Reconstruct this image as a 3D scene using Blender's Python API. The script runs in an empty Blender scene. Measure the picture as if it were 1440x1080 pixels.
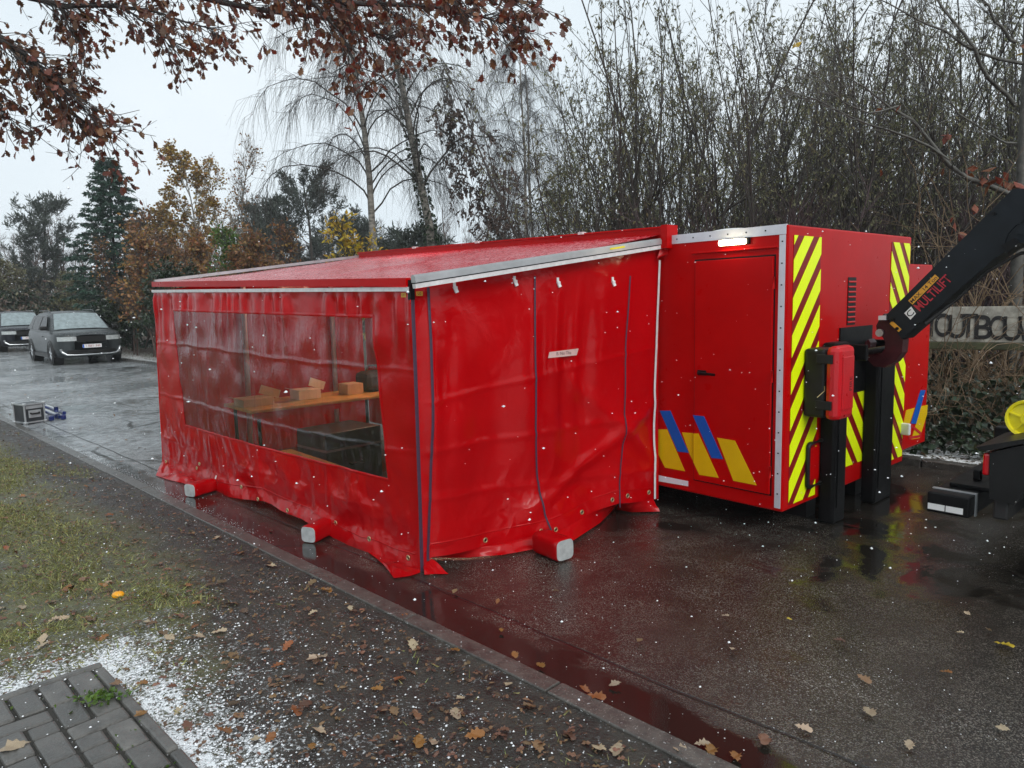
import bpy, bmesh, math, random
import numpy as np
from mathutils import Vector, Matrix

R = math.radians
SC = bpy.context.scene
COL = SC.collection

# ------------------------------------------------------------------ camera
F_PX = 998.0
CAM_H = 1.65
c_right = np.array([0.99970621, -0.02423830, 0.0])
c_fwd = np.array([-0.00285319, -0.11767956, 0.99304752])
c_up = np.array([-0.02406978, -0.99275577, -0.11771415])
cd = bpy.data.cameras.new('camera')
cd.sensor_fit = 'HORIZONTAL'; cd.sensor_width = 36.0
cd.lens = F_PX / 1440.0 * 36.0
cd.clip_start = 0.05; cd.clip_end = 600
cam = bpy.data.objects.new('camera', cd); COL.objects.link(cam)
M3 = Matrix(((c_right[0], -c_right[1], -c_right[2]), (c_fwd[0], -c_fwd[1], -c_fwd[2]), (c_up[0], -c_up[1], -c_up[2])))
cam.matrix_world = Matrix.Translation((0, 0, CAM_H)) @ M3.to_4x4()
SC.camera = cam

# ------------------------------------------------------------------ world, sun, exposure
SUN_EL, SUN_AZ = R(38), R(152)          # azimuth clockwise from +Y: behind the camera, to its right
w = bpy.data.worlds.new('World'); SC.world = w; w.use_nodes = True
nt = w.node_tree; nt.nodes.clear()
out = nt.nodes.new('ShaderNodeOutputWorld'); bg = nt.nodes.new('ShaderNodeBackground')
sky = nt.nodes.new('ShaderNodeTexSky'); sky.sky_type = 'NISHITA'; sky.sun_disc = False
sky.sun_elevation = SUN_EL; sky.sun_rotation = SUN_AZ
try: sky.dust_density = 3.0
except Exception: pass
hsv = nt.nodes.new('ShaderNodeHueSaturation'); hsv.inputs['Saturation'].default_value = 0.10
nt.links.new(sky.outputs[0], hsv.inputs['Color'])
tc = nt.nodes.new('ShaderNodeTexCoord')
nz = nt.nodes.new('ShaderNodeTexNoise'); nz.inputs['Scale'].default_value = 2.2; nz.inputs['Detail'].default_value = 4
nt.links.new(tc.outputs['Generated'], nz.inputs['Vector'])
rp = nt.nodes.new('ShaderNodeValToRGB')
rp.color_ramp.elements[0].position = 0.3; rp.color_ramp.elements[0].color = (5.9, 6.8, 7.4, 1)
rp.color_ramp.elements[1].position = 0.7; rp.color_ramp.elements[1].color = (7.4, 8.05, 8.5, 1)
nt.links.new(nz.outputs['Fac'], rp.inputs['Fac'])
mx = nt.nodes.new('ShaderNodeMixRGB'); mx.inputs['Fac'].default_value = 0.88     # the cloud layer hides most of the clear sky
nt.links.new(hsv.outputs[0], mx.inputs[1]); nt.links.new(rp.outputs[0], mx.inputs[2])
nt.links.new(mx.outputs[0], bg.inputs['Color']); bg.inputs['Strength'].default_value = 0.114
nt.links.new(bg.outputs[0], out.inputs['Surface'])

sl = bpy.data.lights.new('sun', 'SUN'); sl.energy = 1.5; sl.angle = R(35); sl.color = (1.0, 0.97, 0.93)
sun = bpy.data.objects.new('sun', sl); COL.objects.link(sun)
sdir = Vector((math.sin(SUN_AZ) * math.cos(SUN_EL), math.cos(SUN_AZ) * math.cos(SUN_EL), math.sin(SUN_EL)))
sun.rotation_euler = sdir.to_track_quat('Z', 'Y').to_euler()

vs = SC.view_settings; vs.view_transform = 'Standard'; vs.look = 'None'; vs.gamma = 1.0
vs.use_curve_mapping = False; vs.exposure = 0.25
SC.cycles.use_denoising = True
SC.cycles.max_bounces = 8; SC.cycles.transparent_max_bounces = 16
SC.cycles.caustics_reflective = False; SC.cycles.caustics_refractive = False
SC.cycles.sample_clamp_indirect = 4.0

# ------------------------------------------------------------------ surveying helpers: sight lines of the photograph met with real planes
def ray(x, y):
    c = np.array([(x - 720.0) / F_PX, (y - 540.0) / F_PX, 1.0])
    return np.array([c @ c_right, c @ c_fwd, c @ c_up])
CAMP = np.array([0, 0, CAM_H])
def gp(x, y, z=0.0):
    r = ray(x, y); return CAMP + r * ((z - CAM_H) / r[2])
def at(x, y, Y):
    r = ray(x, y); return CAMP + r * (Y / r[1])
def onplane(x, y, p, n):
    r = ray(x, y); n = np.array(n); return CAMP + r * (((np.array(p) - CAMP) @ n) / (r @ n))
def proj(P):
    P = np.asarray(P) - CAMP; c = P[0] * c_right + P[1] * c_fwd + P[2] * c_up
    return np.array([720 + F_PX * c[0] / c[2], 540 + F_PX * c[1] / c[2]])

YAW = R(41.2)
V3 = np.array([math.cos(YAW), math.sin(YAW), 0.0])       # along the container's end face
L3 = np.array([-math.sin(YAW), math.cos(YAW), 0.0])      # along its long side, away from the camera
C0 = np.array([1.802, 4.649, 0.0])                       # ground below the near corner
def W(v, u, z): return C0 + v * V3 + u * L3 + np.array([0, 0, z])
def loc_of(P):
    d = np.asarray(P) - C0; return np.array([d @ V3, d @ L3, d[2]])
def side_pt(x, y, v=0.0):   return loc_of(onplane(x, y, W(v, 0, 0), V3))     # local (v,u,z)
def end_pt(x, y, u=0.0):    return loc_of(onplane(x, y, W(0, u, 0), L3))

# ------------------------------------------------------------------ materials
MATS = {}
class NB:
    def __init__(s, m): s.t = m.node_tree; s.n = s.t.nodes; s.l = s.t.links
    def new(s, typ, **k):
        nd = s.n.new(typ)
        for a, b in k.items(): setattr(nd, a, b)
        return nd
    def link(s, a, b): s.l.new(a, b)
    def noise(s, scale, detail=3, rough=0.55, co=None, dist=0.0):
        nd = s.new('ShaderNodeTexNoise'); nd.inputs['Scale'].default_value = scale; nd.inputs['Detail'].default_value = detail
        nd.inputs['Roughness'].default_value = rough; nd.inputs['Distortion'].default_value = dist
        if co is not None: s.link(co, nd.inputs['Vector'])
        return nd.outputs['Fac']
    def ramp(s, fac, stops, interp='LINEAR'):
        nd = s.new('ShaderNodeValToRGB'); r = nd.color_ramp; r.interpolation = interp
        while len(r.elements) < len(stops): r.elements.new(0.5)
        for e, (p, c) in zip(r.elements, stops):
            e.position = p; e.color = (c, c, c, 1) if isinstance(c, (int, float)) else tuple(c) + (1,)
        s.link(fac, nd.inputs['Fac']); return nd.outputs['Color']
    def mix(s, fac, a, b, mode='MIX'):
        nd = s.new('ShaderNodeMixRGB', blend_type=mode)
        for i, v in ((0, fac), (1, a), (2, b)):
            if hasattr(v, 'node'): s.link(v, nd.inputs[i])
            elif isinstance(v, (int, float)): nd.inputs[i].default_value = v if i == 0 else (v, v, v, 1)
            else: nd.inputs[i].default_value = tuple(v) + (1,)
        return nd.outputs[0]
    def math(s, op, a, b=0.0, clamp=False):
        nd = s.new('ShaderNodeMath', operation=op, use_clamp=clamp)
        for i, v in ((0, a), (1, b)):
            if hasattr(v, 'node'): s.link(v, nd.inputs[i])
            else: nd.inputs[i].default_value = v
        return nd.outputs[0]
    def bump(s, h, strength=0.3, dist=0.01, normal=None):
        nd = s.new('ShaderNodeBump'); nd.inputs['Strength'].default_value = strength; nd.inputs['Distance'].default_value = dist
        s.link(h, nd.inputs['Height'])
        if normal is not None: s.link(normal, nd.inputs['Normal'])
        return nd.outputs[0]
    def coord(s, kind='Object'):
        return s.new('ShaderNodeTexCoord').outputs[kind]
    def pos(s): return s.new('ShaderNodeNewGeometry').outputs['Position']
    def setc(s, sock, v):
        if hasattr(v, 'node'): s.link(v, sock)
        elif isinstance(v, (int, float)): sock.default_value = v
        else: sock.default_value = tuple(v) + (1,)

def newmat(name):
    m = bpy.data.materials.new(name); m.use_nodes = True
    b = m.node_tree.nodes['Principled BSDF']; nb = NB(m); MATS[name] = m
    return m, nb, b

def simple(name, col, rough=0.5, metal=0.0, var=0.25, scale=6.0, bump=0.0, bscale=60.0, spec=0.5, emit=None, es=1.0, snow=0.0, coat=0.0, island=0.0):
    m, nb, b = newmat(name)
    co = nb.coord()
    f = nb.noise(scale, 4, 0.6, co)
    lo = tuple(c * (1 - var) for c in col); hi = tuple(min(1, c * (1 + var)) for c in col)
    c = nb.mix(nb.ramp(f, [(0.3, 0.0), (0.7, 1.0)]), lo, hi)
    if island:
        g = nb.new('ShaderNodeNewGeometry').outputs['Random Per Island']
        h = nb.new('ShaderNodeHueSaturation')
        nb.link(nb.math('ADD', nb.math('MULTIPLY', g, 0.05 * island), 0.5 - 0.025 * island), h.inputs['Hue'])
        g2 = nb.math('FRACT', nb.math('MULTIPLY', g, 17.3))
        nb.link(nb.math('ADD', nb.math('MULTIPLY', g2, 1.0 * island), 1 - 0.5 * island), h.inputs['Value'])
        nb.link(c, h.inputs['Color']); c = h.outputs[0]
    rgh = rough
    if snow:
        s1 = nb.ramp(nb.noise(90, 2, 0.5, nb.pos()), [(0.66 - snow * 0.2, 0.0), (0.72 - snow * 0.2, 1.0)])
        nrm = nb.new('ShaderNodeSeparateXYZ'); nb.link(nb.new('ShaderNodeNewGeometry').outputs['Normal'], nrm.inputs[0])
        s1 = nb.math('MULTIPLY', s1, nb.ramp(nrm.outputs[2], [(0.3, 0.0), (0.8, 1.0)]))
        c = nb.mix(s1, c, (0.75, 0.78, 0.8)); 
    nb.setc(b.inputs['Base Color'], c)
    rr = nb.noise(scale * 3, 3, 0.6, co)
    nb.link(nb.math('ADD', nb.math('MULTIPLY', rr, rough * 0.5), rough * 0.75), b.inputs['Roughness'])
    b.inputs['Metallic'].default_value = metal
    b.inputs['Specular IOR Level'].default_value = spec
    b.inputs['Coat Weight'].default_value = coat; b.inputs['Coat Roughness'].default_value = 0.06
    if bump: nb.link(nb.bump(nb.noise(bscale, 4, 0.6, co), bump, 0.004), b.inputs['Normal'])
    if emit:
        b.inputs['Emission Color'].default_value = tuple(emit) + (1,); b.inputs['Emission Strength'].default_value = es
    return m

def leafmat(name, col, var=0.35, trans=0.25, rough=0.5, hue=0.6):
    m, nb, b = newmat(name)
    g = nb.new('ShaderNodeNewGeometry').outputs['Random Per Island']
    oi = nb.new('ShaderNodeObjectInfo').outputs['Random']
    g = nb.math('FRACT', nb.math('ADD', g, nb.math('MULTIPLY', oi, 7.7)))
    h = nb.new('ShaderNodeHueSaturation'); h.inputs['Color'].default_value = tuple(col) + (1,)
    nb.link(nb.math('ADD', nb.math('MULTIPLY', g, 0.07 * hue), 0.5 - 0.035 * hue), h.inputs['Hue'])
    g2 = nb.math('FRACT', nb.math('MULTIPLY', g, 13.7))
    nb.link(nb.math('ADD', nb.math('MULTIPLY', g2, 2 * var), 1 - var), h.inputs['Value'])
    co = nb.coord()
    c = nb.mix(nb.ramp(nb.noise(40, 3, 0.6, co), [(0.35, 0.0), (0.65, 1.0)]), h.outputs[0], (0.4, 0.4, 0.4), 'MULTIPLY')
    c = nb.mix(0.55, h.outputs[0], c)
    nb.link(c, b.inputs['Base Color']); b.inputs['Roughness'].default_value = rough
    tr = nb.new('ShaderNodeBsdfTranslucent'); nb.link(c, tr.inputs['Color'])
    ms = nb.new('ShaderNodeMixShader'); ms.inputs[0].default_value = trans
    nb.link(b.outputs[0], ms.inputs[1]); nb.link(tr.outputs[0], ms.inputs[2])
    nb.link(ms.outputs[0], nb.n['Material Output'].inputs['Surface'])
    return m

# red coated tarpaulin: glossy, wet, lets some light through
def pvc(name, col, trans, rough=0.22, wet=1.0):
    m, nb, b = newmat(name)
    co = nb.coord()
    f = nb.noise(1.7, 5, 0.6, co)
    c = nb.mix(nb.ramp(f, [(0.3, 0), (0.75, 1)]), tuple(x * 0.85 for x in col), tuple(min(1, x * 1.1) for x in col))
    nb.link(c, b.inputs['Base Color'])
    b.inputs['Specular IOR Level'].default_value = 0.36
    rr = nb.noise(3.5, 4, 0.65, co)
    nb.link(nb.ramp(rr, [(0.3, rough * 0.6), (0.75, min(1, rough * 1.8))]), b.inputs['Roughness'])
    h1 = nb.noise(9, 3, 0.55, co, 0.6); h2 = nb.noise(170, 2, 0.5, co)
    dn = nb.new('ShaderNodeTexNoise'); dn.inputs['Scale'].default_value = 3.0; dn.inputs['Detail'].default_value = 3; nb.link(co, dn.inputs['Vector'])
    wv = nb.mix(0.22, co, dn.outputs['Color'])
    vo = nb.new('ShaderNodeTexVoronoi'); vo.inputs['Scale'].default_value = 5.5; nb.link(wv, vo.inputs['Vector'])
    vo2 = nb.new('ShaderNodeTexVoronoi'); vo2.inputs['Scale'].default_value = 13; nb.link(wv, vo2.inputs['Vector'])
    sz = nb.new('ShaderNodeSeparateXYZ'); nb.link(nb.pos(), sz.inputs[0])
    low = nb.ramp(sz.outputs[2], [(0.25, 1.0), (0.75, 0.28)])
    ck = nb.math('MULTIPLY', nb.math('ADD', vo.outputs['Distance'], nb.math('MULTIPLY', vo2.outputs['Distance'], 0.35)), nb.math('MULTIPLY', low, nb.ramp(nb.noise(1.3, 3, 0.6, co), [(0.35, 0.15), (0.65, 1.0)])))
    n0 = nb.bump(ck, 0.55, 0.045)
    n1 = nb.bump(h1, 0.30, 0.012, n0); n2 = nb.bump(h2, 0.10, 0.002, n1)
    nb.link(n2, b.inputs['Normal'])
    tr = nb.new('ShaderNodeBsdfTranslucent'); nb.link(c, tr.inputs['Color'])
    ms = nb.new('ShaderNodeMixShader'); ms.inputs[0].default_value = trans
    nb.link(b.outputs[0], ms.inputs[1]); nb.link(tr.outputs[0], ms.inputs[2])
    nb.link(ms.outputs[0], nb.n['Material Output'].inputs['Surface'])
    return m
pvc('tarp', (0.50, 0.0006, 0.003), 0.24, 0.15)
def roof_mat():
    m, nb, b = newmat('roof_tarp')
    co = nb.pos()
    n1 = nb.noise(26, 4, 0.7, co); n2 = nb.noise(2.2, 3, 0.5, co)
    sn = nb.math('MULTIPLY', nb.ramp(n1, [(0.52, 0), (0.62, 1)]), nb.ramp(n2, [(0.35, 0.05), (0.7, 0.6)]))
    nb.link(nb.mix(sn, (0.52, 0.012, 0.025), (0.75, 0.62, 0.65)), b.inputs['Base Color'])
    nb.link(nb.ramp(n1, [(0.3, 0.12), (0.7, 0.4)]), b.inputs['Roughness'])
    nb.link(nb.bump(n1, 0.35, 0.006), b.inputs['Normal'])
    tr = nb.new('ShaderNodeBsdfTranslucent'); tr.inputs['Color'].default_value = (0.6, 0.01, 0.02, 1)
    ms = nb.new('ShaderNodeMixShader'); ms.inputs[0].default_value = 0.05
    nb.link(b.outputs[0], ms.inputs[1]); nb.link(tr.outputs[0], ms.inputs[2])
    nb.link(ms.outputs[0], nb.n['Material Output'].inputs['Surface'])
roof_mat()
def film():
    m, nb, b = newmat('clear_film')
    nb.n.remove(b); co = nb.coord()
    st = nb.new('ShaderNodeMapping'); st.inputs['Scale'].default_value = (1.0, 1.0, 0.22); nb.link(co, st.inputs['Vector'])
    h1 = nb.noise(13, 4, 0.6, st.outputs[0], 1.2); h2 = nb.noise(45, 3, 0.6, st.outputs[0], 0.5)
    n = nb.bump(h2, 0.25, 0.004, nb.bump(h1, 0.5, 0.02))
    tp = nb.new('ShaderNodeBsdfTransparent'); tp.inputs['Color'].default_value = (0.80, 0.79, 0.77, 1)
    gl = nb.new('ShaderNodeBsdfGlossy'); gl.inputs['Roughness'].default_value = 0.10; nb.link(n, gl.inputs['Normal'])
    fr = nb.new('ShaderNodeFresnel'); fr.inputs['IOR'].default_value = 1.5; nb.link(n, fr.inputs['Normal'])
    fac = nb.math('ADD', nb.math('MULTIPLY', fr.outputs[0], 1.0), 0.03, True)
    ms = nb.new('ShaderNodeMixShader'); nb.link(fac, ms.inputs[0]); nb.link(tp.outputs[0], ms.inputs[1]); nb.link(gl.outputs[0], ms.inputs[2])
    df = nb.new('ShaderNodeBsdfDiffuse'); df.inputs['Color'].default_value = (0.6, 0.6, 0.6, 1)
    m2 = nb.new('ShaderNodeMixShader')
    nb.link(nb.math('MULTIPLY', nb.ramp(h2, [(0.50, 0.0), (0.85, 0.10)]), 1.0), m2.inputs[0]); nb.link(ms.outputs[0], m2.inputs[1]); nb.link(df.outputs[0], m2.inputs[2])
    nb.link(m2.outputs[0], nb.n['Material Output'].inputs['Surface'])
film()
simple('red_paint', (0.42, 0.0006, 0.001), 0.30, var=0.10, scale=2.5, bump=0.04, bscale=8, spec=0.10)
simple('red_reflective', (0.20, 0.001, 0.004), 0.4, var=0.1, spec=0.25)
simple('yellow_reflective', (0.80, 1.0, 0.002), 0.4, spec=0.3, var=0.05, scale=12)
simple('yellow_print', (0.66, 0.42, 0.002), 0.4, var=0.06, spec=0.25)
simple('blue_print', (0.004, 0.085, 0.40), 0.4, var=0.08, spec=0.25)
simple('white_tape', (0.72, 0.70, 0.74), 0.4, var=0.06)
simple('pale_strip', (0.62, 0.60, 0.60), 0.5, var=0.15, scale=20)
simple('alu', (0.46, 0.48, 0.49), 0.38, metal=0.55, var=0.15, scale=9)
simple('alu_trim', (0.60, 0.61, 0.66), 0.42, metal=0.3, var=0.08, scale=9)
simple('black_steel', (0.0055, 0.0055, 0.006), 0.4, spec=0.14, var=0.4, scale=5, bump=0.1, bscale=40)
simple('arm_paint', (0.0085, 0.0115, 0.015), 0.45, spec=0.18, var=0.35, scale=4, bump=0.08, bscale=30)
simple('hook_paint', (0.05, 0.006, 0.009), 0.45, spec=0.3, var=0.4, scale=8, bump=0.15, bscale=30)
simple('black_plastic', (0.008, 0.008, 0.008), 0.45, spec=0.3, var=0.3, bump=0.05)
simple('red_plastic', (0.50, 0.006, 0.012), 0.3, var=0.1)
simple('yellow_plastic', (0.75, 0.66, 0.01), 0.4, var=0.10, scale=12)
simple('rubber', (0.014, 0.014, 0.014), 0.7, var=0.3, bump=0.2, bscale=80)
simple('zip', (0.045, 0.02, 0.045), 0.6, var=0.3, scale=80)
simple('brass', (0.55, 0.45, 0.25), 0.3, metal=0.9)
simple('wood', (0.56, 0.36, 0.10), 0.45, var=0.3, scale=7)
simple('cardboard', (0.52, 0.40, 0.24), 0.7, var=0.2, scale=5)
simple('white_card', (0.70, 0.64, 0.5), 0.7, var=0.15)
simple('dark_fabric', (0.03, 0.033, 0.035), 0.7, var=0.4)
simple('amber_label', (0.62, 0.30, 0.02), 0.4, var=0.1)
simple('red_letter', (0.42, 0.012, 0.03), 0.4, var=0.1)
simple('black_letter', (0.012, 0.012, 0.012), 0.55, var=0.3)
simple('white_paint', (0.72, 0.73, 0.72), 0.4, var=0.08)
simple('lamp_white', (0.8, 0.8, 0.75), 0.4, emit=(1.0, 0.86, 0.55), es=11.0)
simple('strip_lamp', (0.8, 0.75, 0.6), 0.4, emit=(1.0, 0.80, 0.52), es=58.0)
simple('tail_red', (0.55, 0.006, 0.012), 0.15, var=0.1, coat=0.6)
simple('case_panel', (0.025, 0.028, 0.032), 0.45, var=0.3, bump=0.1)
simple('stand_blue', (0.006, 0.018, 0.11), 0.3, var=0.2)
simple('sign_board', (0.34, 0.33, 0.28), 0.8, var=0.55, scale=7, bump=0.2, bscale=30)
simple('joint_soil', (0.022, 0.02, 0.016), 0.8, var=0.5, scale=30, bump=0.4)
simple('paper_mat', (0.55, 0.36, 0.33), 0.6, var=0.15)
simple('grey_letter', (0.16, 0.11, 0.11), 0.6)
simple('sign_letter', (0.018, 0.018, 0.018), 0.8, var=0.5, scale=14)
simple('mossy_timber', (0.06, 0.065, 0.03), 0.8, var=0.4, bump=0.4, bscale=25)
simple('car_grey', (0.034, 0.040, 0.042), 0.3, var=0.15, scale=3, spec=0.22, snow=0.12)
simple('car_dark', (0.007, 0.008, 0.013), 0.3, var=0.2, scale=3, spec=0.2, snow=0.15)
simple('car_glass', (0.006, 0.007, 0.008), 0.2, var=0.1, spec=0.06)
simple('frost_glass', (0.22, 0.27, 0.28), 0.25, var=0.25, scale=7)
simple('headlamp', (0.45, 0.48, 0.48), 0.12, metal=0.2, var=0.3, scale=20, coat=0.6)
simple('chrome', (0.62, 0.64, 0.65), 0.2, metal=0.8)
simple('plate_white', (0.68, 0.68, 0.68), 0.45, var=0.05)
simple('plate_red', (0.25, 0.02, 0.03), 0.5)
simple('bark_dark', (0.040, 0.034, 0.029), 0.75, var=0.4, scale=9, bump=0.4, bscale=35)
simple('bark_grey', (0.085, 0.082, 0.072), 0.75, var=0.45, scale=8, bump=0.4, bscale=35)
simple('bark_oak', (0.028, 0.024, 0.022), 0.7, var=0.4, scale=9, bump=0.4, bscale=35)
simple('bark_brown', (0.075, 0.048, 0.038), 0.75, var=0.4, scale=9)
simple('twig_mauve', (0.065, 0.040, 0.042), 0.75, var=0.4, scale=5)
simple('twig_tan', (0.17, 0.115, 0.065), 0.75, var=0.4, scale=5)
def birch_bark():
    m, nb, b = newmat('bark_birch')
    co = nb.coord(); mp = nb.new('ShaderNodeMapping'); mp.inputs['Scale'].default_value = (3, 3, 9); nb.link(co, mp.inputs['Vector'])
    f = nb.noise(1.6, 5, 0.65, mp.outputs[0])
    nb.link(nb.ramp(f, [(0.35, (0.05, 0.045, 0.04)), (0.55, (0.24, 0.22, 0.19)), (0.8, (0.36, 0.34, 0.30))]), b.inputs['Base Color'])
    b.inputs['Roughness'].default_value = 0.7
birch_bark()
leafmat('leaf_oak', (0.16, 0.058, 0.026), 0.5, 0.18, hue=0.7)
leafmat('leaf_olive', (0.17, 0.165, 0.080), 0.55, 0.35, hue=1.0)
leafmat('leaf_gold', (0.32, 0.19, 0.045), 0.5, 0.3, hue=0.9)
leafmat('leaf_yellow', (0.55, 0.38, 0.03), 0.35, 0.3, hue=0.5)
leafmat('leaf_orange', (0.29, 0.145, 0.050), 0.5, 0.3, hue=0.8)
leafmat('leaf_green', (0.09, 0.17, 0.025), 0.4, 0.3, hue=0.5)
leafmat('leaf_ivy', (0.020, 0.038, 0.016), 0.5, 0.1, 0.3, hue=0.8)
leafmat('needle_pine', (0.060, 0.076, 0.060), 0.4, 0.1, 0.6, hue=0.4)
leafmat('needle_fir', (0.028, 0.075, 0.048), 0.4, 0.1, 0.5, hue=0.4)
leafmat('leaf_beech', (0.19, 0.045, 0.018), 0.4, 0.25, hue=0.6)
leafmat('leaf_fallen', (0.15, 0.080, 0.042), 0.55, 0.05, 0.5, hue=0.7)
leafmat('leaf_pale', (0.40, 0.31, 0.21), 0.25, 0.05, 0.5, hue=0.4)
leafmat('leaf_rust', (0.22, 0.085, 0.022), 0.3, 0.05, 0.4, hue=0.5)
leafmat('grass_blade', (0.27, 0.275, 0.095), 0.6, 0.2, 0.5, hue=1.1)
simple('snow', (0.80, 0.83, 0.86), 0.6, var=0.06, scale=30)
simple('snow_flake', (0.85, 0.87, 0.9), 0.6, var=0.04)

KX = 3.05            # the near road edge runs along x + y = KX, the far one along x + y = KF
KF = 10.35
def road_mat():
    m, nb, b = newmat('wet_asphalt')
    P = nb.pos()
    sep = nb.new('ShaderNodeSeparateXYZ'); nb.link(P, sep.inputs[0])
    s = nb.math('MULTIPLY', nb.math('SUBTRACT', nb.math('ADD', sep.outputs[0], sep.outputs[1]), KX), 0.7071)   # metres from the kerb
    vo = nb.new('ShaderNodeTexVoronoi'); vo.inputs['Scale'].default_value = 210; nb.link(P, vo.inputs['Vector'])
    grain = vo.outputs['Distance']
    wc = nb.new('ShaderNodeTexWhiteNoise'); nb.link(vo.outputs['Position'], wc.inputs['Vector'])
    big = nb.noise(0.55, 4, 0.6, P, 0.4); med = nb.noise(2.6, 5, 0.65, P, 0.5); fine = nb.noise(55, 3, 0.6, P)
    base = nb.mix(nb.ramp(med, [(0.3, 0), (0.7, 1)]), (0.012, 0.0098, 0.008), (0.036, 0.029, 0.024))
    base = nb.mix(nb.math('MULTIPLY', nb.ramp(wc.outputs['Value'], [(0.60, 0), (1.0, 0.85)]), nb.ramp(nb.noise(1.9, 5, 0.65, P, 0.8), [(0.36, 0.08), (0.64, 1.0)])), base, (0.19, 0.172, 0.145))
    # fine grains of fresh sleet lying in the dry-ish patches
    sl = nb.math('MULTIPLY', nb.ramp(nb.math('FRACT', nb.math('MULTIPLY', wc.outputs['Value'], 31.7)), [(0.91, 0.0), (0.95, 1.0)]), nb.ramp(nb.noise(1.1, 3, 0.6, P), [(0.47, 0.03), (0.68, 0.55)]))
    # gutter and puddles
    gut = nb.math('ADD', s, nb.math('MULTIPLY', nb.math('SUBTRACT', med, 0.5), 0.22))
    gut = nb.ramp(nb.math('MULTIPLY', gut, 2.0), [(0.34, 1.0), (0.50, 0.0)])
    pud = nb.math('MAXIMUM', nb.ramp(nb.math('ADD', nb.math('MULTIPLY', big, 0.65), nb.math('MULTIPLY', med, 0.35)), [(0.495, 0.0), (0.565, 1.0)]), gut)
    sl = nb.math('MULTIPLY', sl, nb.math('SUBTRACT', 1.0, nb.math('MULTIPLY', pud, 0.85)))
    base = nb.mix(pud, base, (0.013, 0.011, 0.009))
    lane = nb.ramp(nb.math('ABSOLUTE', nb.math('SUBTRACT', s, nb.math('ADD', 0.27, nb.math('MULTIPLY', nb.noise(1.3, 3, 0.5, P), 0.07)))), [(0.0, 1.0), (0.007, 1.0), (0.012, 0.0)])
    # old cracks and sealed joints, thinning out over the lane
    wn = nb.new('ShaderNodeTexVoronoi', feature='DISTANCE_TO_EDGE'); wn.inputs['Scale'].default_value = 0.42
    wm = nb.new('ShaderNodeMixRGB'); wm.inputs[0].default_value = 0.22; nb.link(P, wm.inputs[1])
    nc = nb.new('ShaderNodeTexNoise'); nc.inputs['Scale'].default_value = 1.6; nc.inputs['Detail'].default_value = 5; nb.link(P, nc.inputs['Vector']); nb.link(nc.outputs['Color'], wm.inputs[2])
    nb.link(wm.outputs[0], wn.inputs['Vector'])
    crk = nb.math('MULTIPLY', nb.ramp(wn.outputs['Distance'], [(0.0, 1.0), (0.006, 0.8), (0.012, 0.0)]), nb.ramp(nb.noise(0.8, 2, 0.5, P), [(0.48, 0.0), (0.6, 0.9)]))
    crk = nb.math('MAXIMUM', crk, lane)
    base = nb.mix(crk, base, (0.008, 0.008, 0.008))
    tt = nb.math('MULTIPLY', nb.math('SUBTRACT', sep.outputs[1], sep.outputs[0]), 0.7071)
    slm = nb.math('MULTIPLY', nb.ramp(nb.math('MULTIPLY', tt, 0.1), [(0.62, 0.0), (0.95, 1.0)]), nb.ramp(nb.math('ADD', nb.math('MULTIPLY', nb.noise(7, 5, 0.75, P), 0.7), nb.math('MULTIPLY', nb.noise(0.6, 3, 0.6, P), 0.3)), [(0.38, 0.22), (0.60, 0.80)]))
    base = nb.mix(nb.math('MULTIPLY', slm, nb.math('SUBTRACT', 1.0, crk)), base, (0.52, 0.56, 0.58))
    base = nb.mix(sl, base, (0.45, 0.44, 0.42))
    nb.link(base, b.inputs['Base Color'])
    wet = nb.ramp(nb.noise(1.3, 4, 0.6, P), [(0.3, 0.06), (0.7, 0.24)])
    nb.link(nb.mix(nb.math('MULTIPLY', pud, nb.math('SUBTRACT', 1.0, nb.math('MULTIPLY', slm, 0.6))), wet, 0.035), b.inputs['Roughness'])
    b.inputs['Specular IOR Level'].default_value = 0.55
    h = nb.math('ADD', nb.math('MULTIPLY', grain, 0.8), nb.math('MULTIPLY', fine, 0.5))
    h = nb.math('MULTIPLY', h, nb.math('SUBTRACT', 1.0, nb.math('MULTIPLY', pud, 0.93)))
    h = nb.math('SUBTRACT', h, nb.math('MULTIPLY', crk, 2.0))
    n1 = nb.bump(nb.noise(3.0, 3, 0.5, P), 0.10, 0.02)
    nb.link(nb.bump(h, 0.42, 0.004, n1), b.inputs['Normal'])
road_mat()

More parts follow.
